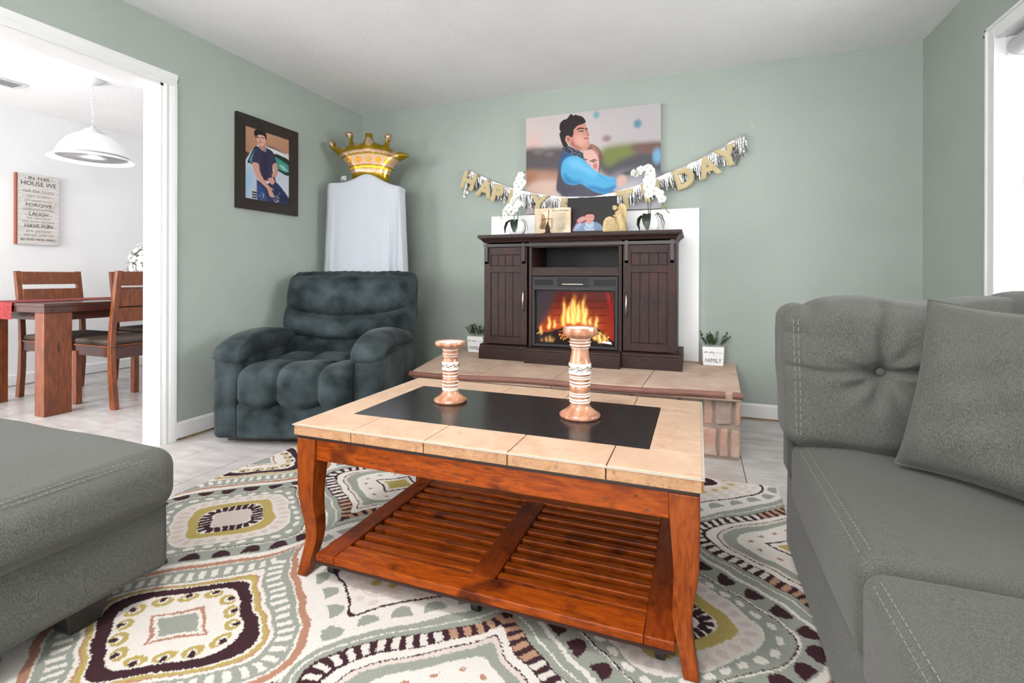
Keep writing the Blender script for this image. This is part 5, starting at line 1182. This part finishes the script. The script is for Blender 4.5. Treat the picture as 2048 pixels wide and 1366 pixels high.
def sofa():
    t = thing('sofa', 'grey fabric sofa with tufted back at the right', 'sofa', (1.0, 1.6, 0))
    x0, x1, y0, y1 = .283, 1.24, 1.070, 1.985
    MB().rbox(x0+.012, x1, y0+.01, y1, .030, .30, .02, (8, 8, 6), (.004, .004, 0), fn=lambda P, U, dn: P+dn*wr(P, .002, 9, 12)[:, None]).build('base', 'grey_fabric', t, smooth=True)
    def seatf(P, U, dn):
        top = (U[:, 2] > 0)*1.0
        q = P+dn*((wr(P, .0045, 9, 21)+wr(P*np.array([1, .45, 1]), .003, 26, 25))*np.clip((P[:, 0]-x0-.02)*14, 0, 1))[:, None]; q[:, 2] += top*.004*np.sin(P[:, 0]*20-P[:, 1]*11)*np.clip((P[:, 0]-.36)*8, 0, 1)
        return q
    MB().rbox(x0-.004, x1, y0-.005, 1.80, .255, .458, .040, (30, 20, 4), (.010, .012, .010), fn=seatf).build('seat_cushion', 'grey_fabric', t, smooth=True)
    def backf(P, U, dn):
        q = P.copy(); x = P[:, 0]; z = P[:, 2]; front = np.clip(-U[:, 1], 0, 1)**.4
        bx, bz = .505, .692; r = np.hypot((x-bx), (z-bz)); d = .070*np.exp(-(r/.035)**1.1)
        d += .020*np.exp(-((z-bz-.004-.01*np.sin(x*12))/.009)**2)*np.exp(-(r/.34)**2)+.022*np.exp(-((x-bx-.06*(z-bz))/.012)**2)*np.exp(-((z-bz-.1)/.13)**2)
        a = np.arctan2(z-bz, x-bx); d += .010*np.sin(a*9)*np.exp(-((r-.07)/.05)**2)
        d += .016*np.exp(-((z-.80)/.012)**2)*np.clip(.33-x, 0, .1)*10
        q[:, 1] += front*d
        zz = np.clip((z-.45)/.45, 0, 1); q[:, 1] += .075*zz
        q[:, 2] += .010*np.sin(x*17)*np.clip(U[:, 2], 0, 1)*(U[:, 2] > .6)+np.where(U[:, 2] > .5, -.014*np.exp(-((x-.33)/.02)**2), 0)
        return q+dn*(wr(P, .0045, 20, 31)+wr(P*np.array([.5, 1, 1.6]), .003, 34, 33))[:, None]
    MB().rbox(x0-.030, x1-.03, 1.690, 1.93, .452, .895, .055, (56, 4, 40), (.0, .045, .012), fn=backf).build('back_cushion', 'grey_fabric', t, smooth=True)
    MB().rbox(x0+.0, x1, 1.86, y1, .30, .86, .03, (6, 3, 8), fn=None).build('back_frame', 'grey_fabric', t, smooth=True)
    MB().rbox(.80, 1.26, 1.55, 2.02, .60, .925, .09, (8, 8, 6), (.0, .01, .01), fn=lambda P, U, dn: P+dn*wr(P, .005, 18, 77)[:, None]).build('corner_cushion', 'grey_fabric', t, smooth=True)
    MB().sphere((.505, 1.752, .692), .013, 12, 8, (1, .5, 1)).build('tuft_button', 'grey_fabric', t, smooth=True)
    def two(pa, pb):
        a = stitches(pa); b = stitches(pb); n = len(a.v); a.v += b.v; a.f += [tuple(i+n for i in f) for f in b.f]; return a
    two([(x0+.022, y, .4615) for y in np.linspace(1.68, y0+.03, 20)], [(x0+.004, y, .4530) for y in np.linspace(1.68, y0+.03, 20)]).build('stitching', 'stitch_thread', t)
    zz_ = np.linspace(.50, .85, 16)
    two([(x0-.004, 1.688+.075*(z-.45)/.45-.010*math.cos((z-.67)*6), z) for z in zz_], [(x0+.008, 1.683+.075*(z-.45)/.45-.010*math.cos((z-.67)*6), z) for z in zz_]).build('stitching', 'stitch_thread', t)
    for x, y in ((x0+.09, y0+.09), (x0+.09, y1-.09), (x1-.1, y0+.09), (x1-.1, y1-.09)): MB().box(x-.03, x+.03, y-.03, y+.03, 0, .034).build('foot', 'dark_foot', t)
sofa()
def throw():
    t = thing('throw_pillow', 'plain square grey throw pillow leaning on the sofa back', 'pillow', (.80, 1.45, .46))
    m = MB(); n = 46; hs = .225; vs_ = []; fs = []
    for side in (1, -1):
        for j in range(n+1):
            for i in range(n+1):
                u, v = -1+2*i/n, -1+2*j/n; pin = 1-.085*(1-abs(u)**2)*(abs(v)**3)-.0; pin2 = 1-.085*(1-abs(v)**2)*(abs(u)**3)
                th_ = .082*((1-u**4)*(1-v**4))**.55; rr_ = math.hypot(abs(u)-1, abs(v)-1)
                th_ += .005*math.sin(u*9+v*4)*(1-u*u)*(1-v*v)+.004*math.sin(v*14-u*6+1)*(1-u*u)*(1-v*v)+.008*math.exp(-(rr_/.35)**2)*math.sin((abs(u)-abs(v))*18)*(1-abs(u))**.5*(1-abs(v))**.5*2
                vs_.append((u*hs*pin2, v*hs*pin, side*th_))
    for s_ in (0, 1):
        o_ = s_*(n+1)**2
        for j in range(n):
            for i in range(n):
                a = o_+j*(n+1)+i; f_ = (a, a+1, a+n+2, a+n+1); fs.append(f_ if s_ == 0 else f_[::-1])
    # local z faces the camera side; stand the pillow up, lean it back and turn it
    M = Matrix.Translation((.703, 1.474, .462+.220)) @ Matrix.Rotation(math.radians(-44), 4, 'Z') @ Matrix.Rotation(math.radians(90-14), 4, 'X') @ Matrix.Rotation(math.radians(-3), 4, 'Z')
    m.add(vs_, fs).xf(M).build('cover', 'grey_fabric', t, smooth=True)
    pts = []
    for k in range(4*24):
        e, q = k//24, -1+2*(k % 24)/24; u, v = [(q, -1), (1, q), (-q, 1), (-1, -q)][e]; pin = 1-.085*(1-u*u)*abs(v)**3; pin2 = 1-.085*(1-v*v)*abs(u)**3
        pts.append(M @ Vector((u*hs*pin2, v*hs*pin, 0)))
    MB().tube(pts+[pts[0]], .0035, 6, caps=False).build('piping', 'grey_fabric', t, smooth=True)
throw()
def ottoman():
    t = thing('ottoman', 'grey fabric ottoman with double stitched edge in the right foreground', 'ottoman', (.8, .7, 0))
    x0, x1, y0, y1 = .270, 1.24, .15, 1.043
    MB().rbox(x0, x1, y0, y1, .255, .463, .034, (20, 20, 4), (.008, .001, .008), fn=lambda P, U, dn: P+dn*wr(P, .002, 10, 41)[:, None]).build('cushion', 'grey_fabric', t, smooth=True)
    MB().rbox(x0+.006, x1, y0, y1-.006, .03, .262, .018, (8, 8, 5), (.004, .004, 0)).build('base', 'grey_fabric', t, smooth=True)
    a = stitches([(x0+.019, y, .4615) for y in np.linspace(y1-.05, y0, 20)]); b = stitches([(x0+.008, y, .4525) for y in np.linspace(y1-.05, y0, 20)]); n = len(a.v); a.v += b.v; a.f += [tuple(i+n for i in f) for f in b.f]
    a.build('stitching', 'stitch_thread', t)
    for x, y in ((x0+.08, y0+.08), (x0+.08, y1-.08), (x1-.1, y0+.08), (x1-.1, y1-.08)): MB().box(x-.03, x+.03, y-.03, y+.03, 0, .032).build('foot', 'dark_foot', t)
ottoman()

# ------------------------------------------------------------------ dining room
def dining():
    t = thing('dining_table', 'large dark wood dining table with thick square legs in the next room', 'dining table', (-4.55, 3.0, 0))
    x0, x1, y0, y1, zt = -5.02, -4.148, 2.03, 3.72, .776
    MB().box(x0, x1, y0, y1, zt-.022, zt).build('table_top', 'dining_wood_dark', t, bevel=.003)
    m = MB(); e = .004; m.box(x0+e, x1-e, y0+e, y0+.05, zt-.062, zt-.0225); m.box(x0+e, x1-e, y1-.05, y1-e, zt-.062, zt-.0225); m.box(x0+e, x0+.05, y0+.05, y1-.05, zt-.062, zt-.0225); m.box(x1-.05, x1-e, y0+.05, y1-.05, zt-.062, zt-.0225)
    m.build('edge_band', 'dining_wood_dark', t, bevel=.002)
    m = MB(); m.box(x0+.08, x1-.08, y0+.09, y0+.11, zt-.125, zt-.062); m.box(x0+.08, x1-.08, y1-.11, y1-.09, zt-.125, zt-.062); m.box(x0+.08, x0+.10, y0+.1, y1-.1, zt-.125, zt-.062); m.box(x1-.10, x1-.08, y0+.1, y1-.1, zt-.125, zt-.062)
    m.build('apron', 'dining_wood_dark', t)
    for sx in (0, 1):
        for sy in (0, 1):
            a = x1-.022-.105 if sx else x0+.004; b = y0+.012 if sy == 0 else y1-.012-.165
            lg = MB().box(a, a+(.105 if sx else .06), b, b+.165, 0, zt-.0625).build('leg', 'dining_wood', t, bevel=.004)
            if sx: MB().box(a+.1045, a+.106, b+.08, b+.088, .44, .50).build('knot', 'dark_edge', lg)
    r = thing('table_runner', 'red damask table runner lying along the dining table and hanging over its end', 'runner', (-4.6, 2.9, zt))
    rx0, rx1 = -4.86, -4.50; n = 14
    P_ = [(y1-.2, zt+.0025), (y0+.02, zt+.0025), (y0-.004, zt+.001), (y0-.010, zt-.02), (y0-.012, zt-.115)]
    m = MB(); vs_ = []; fs = []
    for (y, z) in P_:
        for k in range(n+1): x = rx0+(rx1-rx0)*k/n+(.06 if z < zt-.01 else .0)*0; vs_.append((x, y-(.004*math.sin(k*1.3) if z < zt-.01 else 0), z))
    for j in range(len(P_)-1):
        for k in range(n): a = j*(n+1)+k; fs.append((a, a+n+1, a+n+2, a+1))
    o = m.add(vs_, fs).build('cloth', 'red_runner', r); sm = o.modifiers.new('t', 'SOLIDIFY'); sm.thickness = .002; sm.offset = 1
    # chairs: local +x is the way the seat faces, origin on the floor under the back posts' centre
    def chair(label, x, y, rz, cush, cushion=True):
        c = thing('dining_chair', label, 'chair', (x, y, 0), rz, group='ladder back dining chairs')
        W2 = .225
        for s_ in (-1, 1):
            yy = s_*(W2-.018)
            pr = [(-.055, 0), (-.005, 0), (.020, .22), (.026, .42), (.012, .60), (-.020, .80), (-.055, 1.005), (-.088, 1.005), (-.052, .78), (-.022, .60), (-.014, .42), (-.026, .22)]
            MB().prism([(a, b) for a, b in pr], 'y', yy-.018, yy+.018).build('back_post', 'dining_wood', c, local=True, bevel=.003)
            MB().box(.385, .427, yy-.018 if s_ < 0 else yy-.024, yy+.024 if s_ < 0 else yy+.018, 0, .405).build('front_leg', 'dining_wood', c, local=True, bevel=.003)
        for za, zb_, xo in ((.896, 1.000, -.058), (.745, .860, -.032), (.628, .732, -.012)):
            MB().hexa([(xo+.010, -W2+.034, za), (xo+.028, -W2+.034, za), (xo+.028, W2-.034, za), (xo+.010, W2-.034, za), (xo-.010, -W2+.034, zb_), (xo+.008, -W2+.034, zb_), (xo+.008, W2-.034, zb_), (xo-.010, W2-.034, zb_)]).build('slat', 'dining_wood', c, local=True, bevel=.002)
        m = MB(); m.box(.026, .41, -W2+.01, -W2+.032, .375, .445); m.box(.026, .41, W2-.032, W2-.01, .375, .445); m.box(.395, .417, -W2+.032, W2-.032, .375, .445); m.box(.0, .02, -W2+.036, W2-.036, .36, .445)
        m.build('seat_frame', 'dining_wood_dark', c, local=True, bevel=.002)
        MB().box(.022, .425, -W2+.004, W2-.004, .445, .458).build('seat', 'dining_wood', c, local=True, bevel=.003)
        if cushion:
            k = thing('seat_cushion', cush, 'cushion', (x, y, .458), rz, group='seat cushions on the dining chairs')
            MB().rbox(.030, .430, -W2+.012, W2-.012, .0005, .040, .016, (6, 6, 1), (0, 0, .008)).build('pad', 'cushion_cloth', k, local=True, smooth=True)
            MB().rbox(.028, .432, -W2+.010, W2-.010, .012, .020, .004, (4, 4, 1), cr=2).build('piping', 'dark_foot', k, local=True)
            for s_ in (-1, 1):
                MB().tube([(.04, s_*(W2-.02), .016), (.00, s_*(W2+.004), .010), (-.030, s_*(W2-.01), .0), (-.02, s_*(W2-.04), -.010), (.012, s_*(W2-.03), -.08), (.004, s_*(W2-.035), -.20)], .003, 5).build('tie', 'dark_foot', k, local=True)
    chair('wooden dining chair on the near side of the table, its back towards the opening', -3.975, 2.555, PI, 'brown tied cushion on the nearest dining chair')
    chair('wooden dining chair at the far side of the table, left of the others', -5.04, 2.535, 0, 'brown tied cushion on the dining chair at the far left')
    chair('wooden dining chair at the far side of the table, half hidden beyond the nearest chair', -5.04, 3.22, 0, 'brown tied cushion on the far dining chair beside the door jamb')
    # flower bouquet
    v = thing('flower_bouquet', 'white orchid bouquet on the dining table behind the near chair', 'flowers', (-4.52, 3.02, zt+.006))
    MB().lathe([(.045, .008), (.065, .05), (.06, .12), (.04, .17), (.048, .185), (.040, .183)], -4.52, 3.02, zt, 24).build('vase', 'ceramic', v, smooth=True)
    rr = random.Random(11)
    for k in range(170):
        a, b = rr.uniform(0, 2*PI), rr.uniform(-.25, 1); rad = .20*rr.uniform(.7, 1.05); d = Vector((math.cos(a)*math.sqrt(max(0, 1-b*b*.8)), math.sin(a)*math.sqrt(max(0, 1-b*b*.8)), b))
        put('flower', FL, v, (-4.52+d.x*rad, 3.02+d.y*rad, zt+.29+d.z*rad*.95), d, rr.uniform(0, 3), .82)
    st = MB(); lf = MB()
    for k in range(16):
        a = 2*PI*k/16; q = rr.uniform(.5, 1); st.tube([(-4.52, 3.02, zt+.15), (-4.52+.08*q*math.cos(a), 3.02+.08*q*math.sin(a), zt+.26), (-4.52+.17*q*math.cos(a), 3.02+.17*q*math.sin(a), zt+.30+.12*rr.random())], .0025, 5)
    st.build('stems', 'stem_green', v, kind='stuff')
    for k in range(12):
        a = rr.uniform(0, 2*PI); p = (-4.52+.17*math.cos(a), 3.02+.17*math.sin(a), zt+.21+.12*rr.random()); leafm([p, (p[0]+.02*math.cos(a), p[1]+.02*math.sin(a), p[2]+.015), (p[0]+.06*math.cos(a), p[1]+.06*math.sin(a), p[2])], (.010, (-math.sin(a), math.cos(a), 0))).build('leaf', 'leaf_mid', v)
dining()
def pendant():
    x, y = -4.267, 2.386
    t = thing('pendant_lamp', 'white dome pendant lamp hanging on a chain over the dining table', 'lamp', (x, y, H))
    MB().lathe([(.075, 0), (.075, -.008), (.055, -.022), (.02, -.034), (.001, -.036)], x, y, H, 28).build('ceiling_rose', 'lamp_white', t, smooth=True, auto=.9)
    n = 11; z0, z1 = H-.034, 2.09
    for k in range(n):
        z = z0+(z1-z0)*(k+.5)/n; M = Matrix.Rotation(k % 2*PI/2+.5, 3, 'Z') @ Matrix.Rotation(PI/2, 3, 'X') @ Matrix.Diagonal((.55, 1.05, 1)); MB().torus((x, y, z), .016, .0028, M=M, n=14, m=5).build('chain_link', 'lamp_white', t, smooth=True)
    MB().lathe([(.012, .075), (.02, .06), (.045, .05), (.052, .035), (.068, .028), (.070, .018), (.060, .016)], x, y, 2.02, 28).build('cap', 'lamp_white', t, smooth=True)
    sh = MB().lathe([(.060, .205), (.105, .190), (.150, .155), (.190, .105), (.212, .055), (.220, .025), (.255, .012), (.262, .004), (.262, 0), (.250, .002), (.216, .018), (.205, .055), (.184, .10), (.145, .148), (.10, .183), (.055, .198)], x, y, 1.835, 48)
    sh.build('shade', 'shade_glass', t, smooth=True)
    MB().lathe([(.219, .022), (.224, .028), (.224, .034), (.217, .036)], x, y, 1.835, 48).build('rim_band', 'grille_grey', t, smooth=True)
    MB().sphere((x, y, 1.955), .03, 12, 8).tube([(x, y, 1.97), (x, y, 2.03)], .014, 10).build('bulb', 'fixture_glass', t, smooth=True)
pendant()
def vent():
    t = thing('ceiling_vent', 'grey slotted air vent in the dining room ceiling', 'vent', (-4.95, 2.15, H))
    x0, x1, y0, y1 = -5.02, -4.84, 1.95, 2.27
    m = MB(); z0, z1 = H-.010, H-.0005; m.box(x0, x1, y0, y0+.02, z0, z1); m.box(x0, x1, y1-.02, y1, z0, z1); m.box(x0, x0+.02, y0+.02, y1-.02, z0, z1); m.box(x1-.02, x1, y0+.02, y1-.02, z0, z1)
    m.build('frame', 'lamp_white', t); MB().box(x0+.02, x1-.02, y0+.02, y1-.02, H-.003, H-.001).build('backing', 'vent_grey', t)
    for k in range(9): MB().box(x0+.024+k*.0155, x0+.033+k*.0155, y0+.021, y1-.021, H-.009, H-.004).build('slat', 'grille_grey', t)
vent()
def sign():
    t = thing('wall_sign', 'whitewashed wooden family rules sign on the dining room wall', 'sign', (DX, 2.69, 1.55))
    y0, y1, z0, z1 = 2.530, 2.840, 1.245, 1.870; x = DX+.030
    n = 4
    for k in range(n): MB().box(DX+.002, x, y0, y1, z0+(z1-z0)*k/n+.0006, z0+(z1-z0)*(k+1)/n-.0006).build('plank', 'whitewash', t, bevel=.0015)
    MB().box(DX+.001, x+.0006, y0-.004, y0+.010, z0, z1).build('worn_edge', 'rust_edge', t)
    L = [('- IN THIS -', .040, 'ink', .045, 1.15), ('HOUSE WE', .056, 'ink', .098, .92), ('tell the truth', .046, 'ink_pale', .160, .95), ('~ SAY SORRY ~', .036, 'ink_pale', .205, .95), ('give second chances', .026, 'ink_pale', .238, .95), ('FORGIVE', .044, 'ink', .285, 1.1), ('LOVE EACH OTHER', .027, 'ink_pale', .320, .95),
         ('- LAUGH -', .048, 'ink', .367, .9), ('ARE GRATEFUL', .026, 'ink_pale', .398, 1), ('FOR WHAT WE HAVE', .024, 'ink_pale', .428, 1), ('HAVE FUN', .044, 'ink', .473, 1.0), ('are patient', .042, 'ink_pale', .515, 1.0), ('NEVER GIVE UP', .032, 'ink_pale', .553, .98), ("BECAUSE WE'RE FAMILY", .029, 'ink', .590, .83)]
    for s_, sz, mt, dz, xs_ in L: text_obj('lettering', s_, sz, .0004, mt, face_plus_x(x+.0008, (y0+y1)/2+.004, z1-dz), t, xs=xs_)
sign()
bpy.context.view_layer.update()
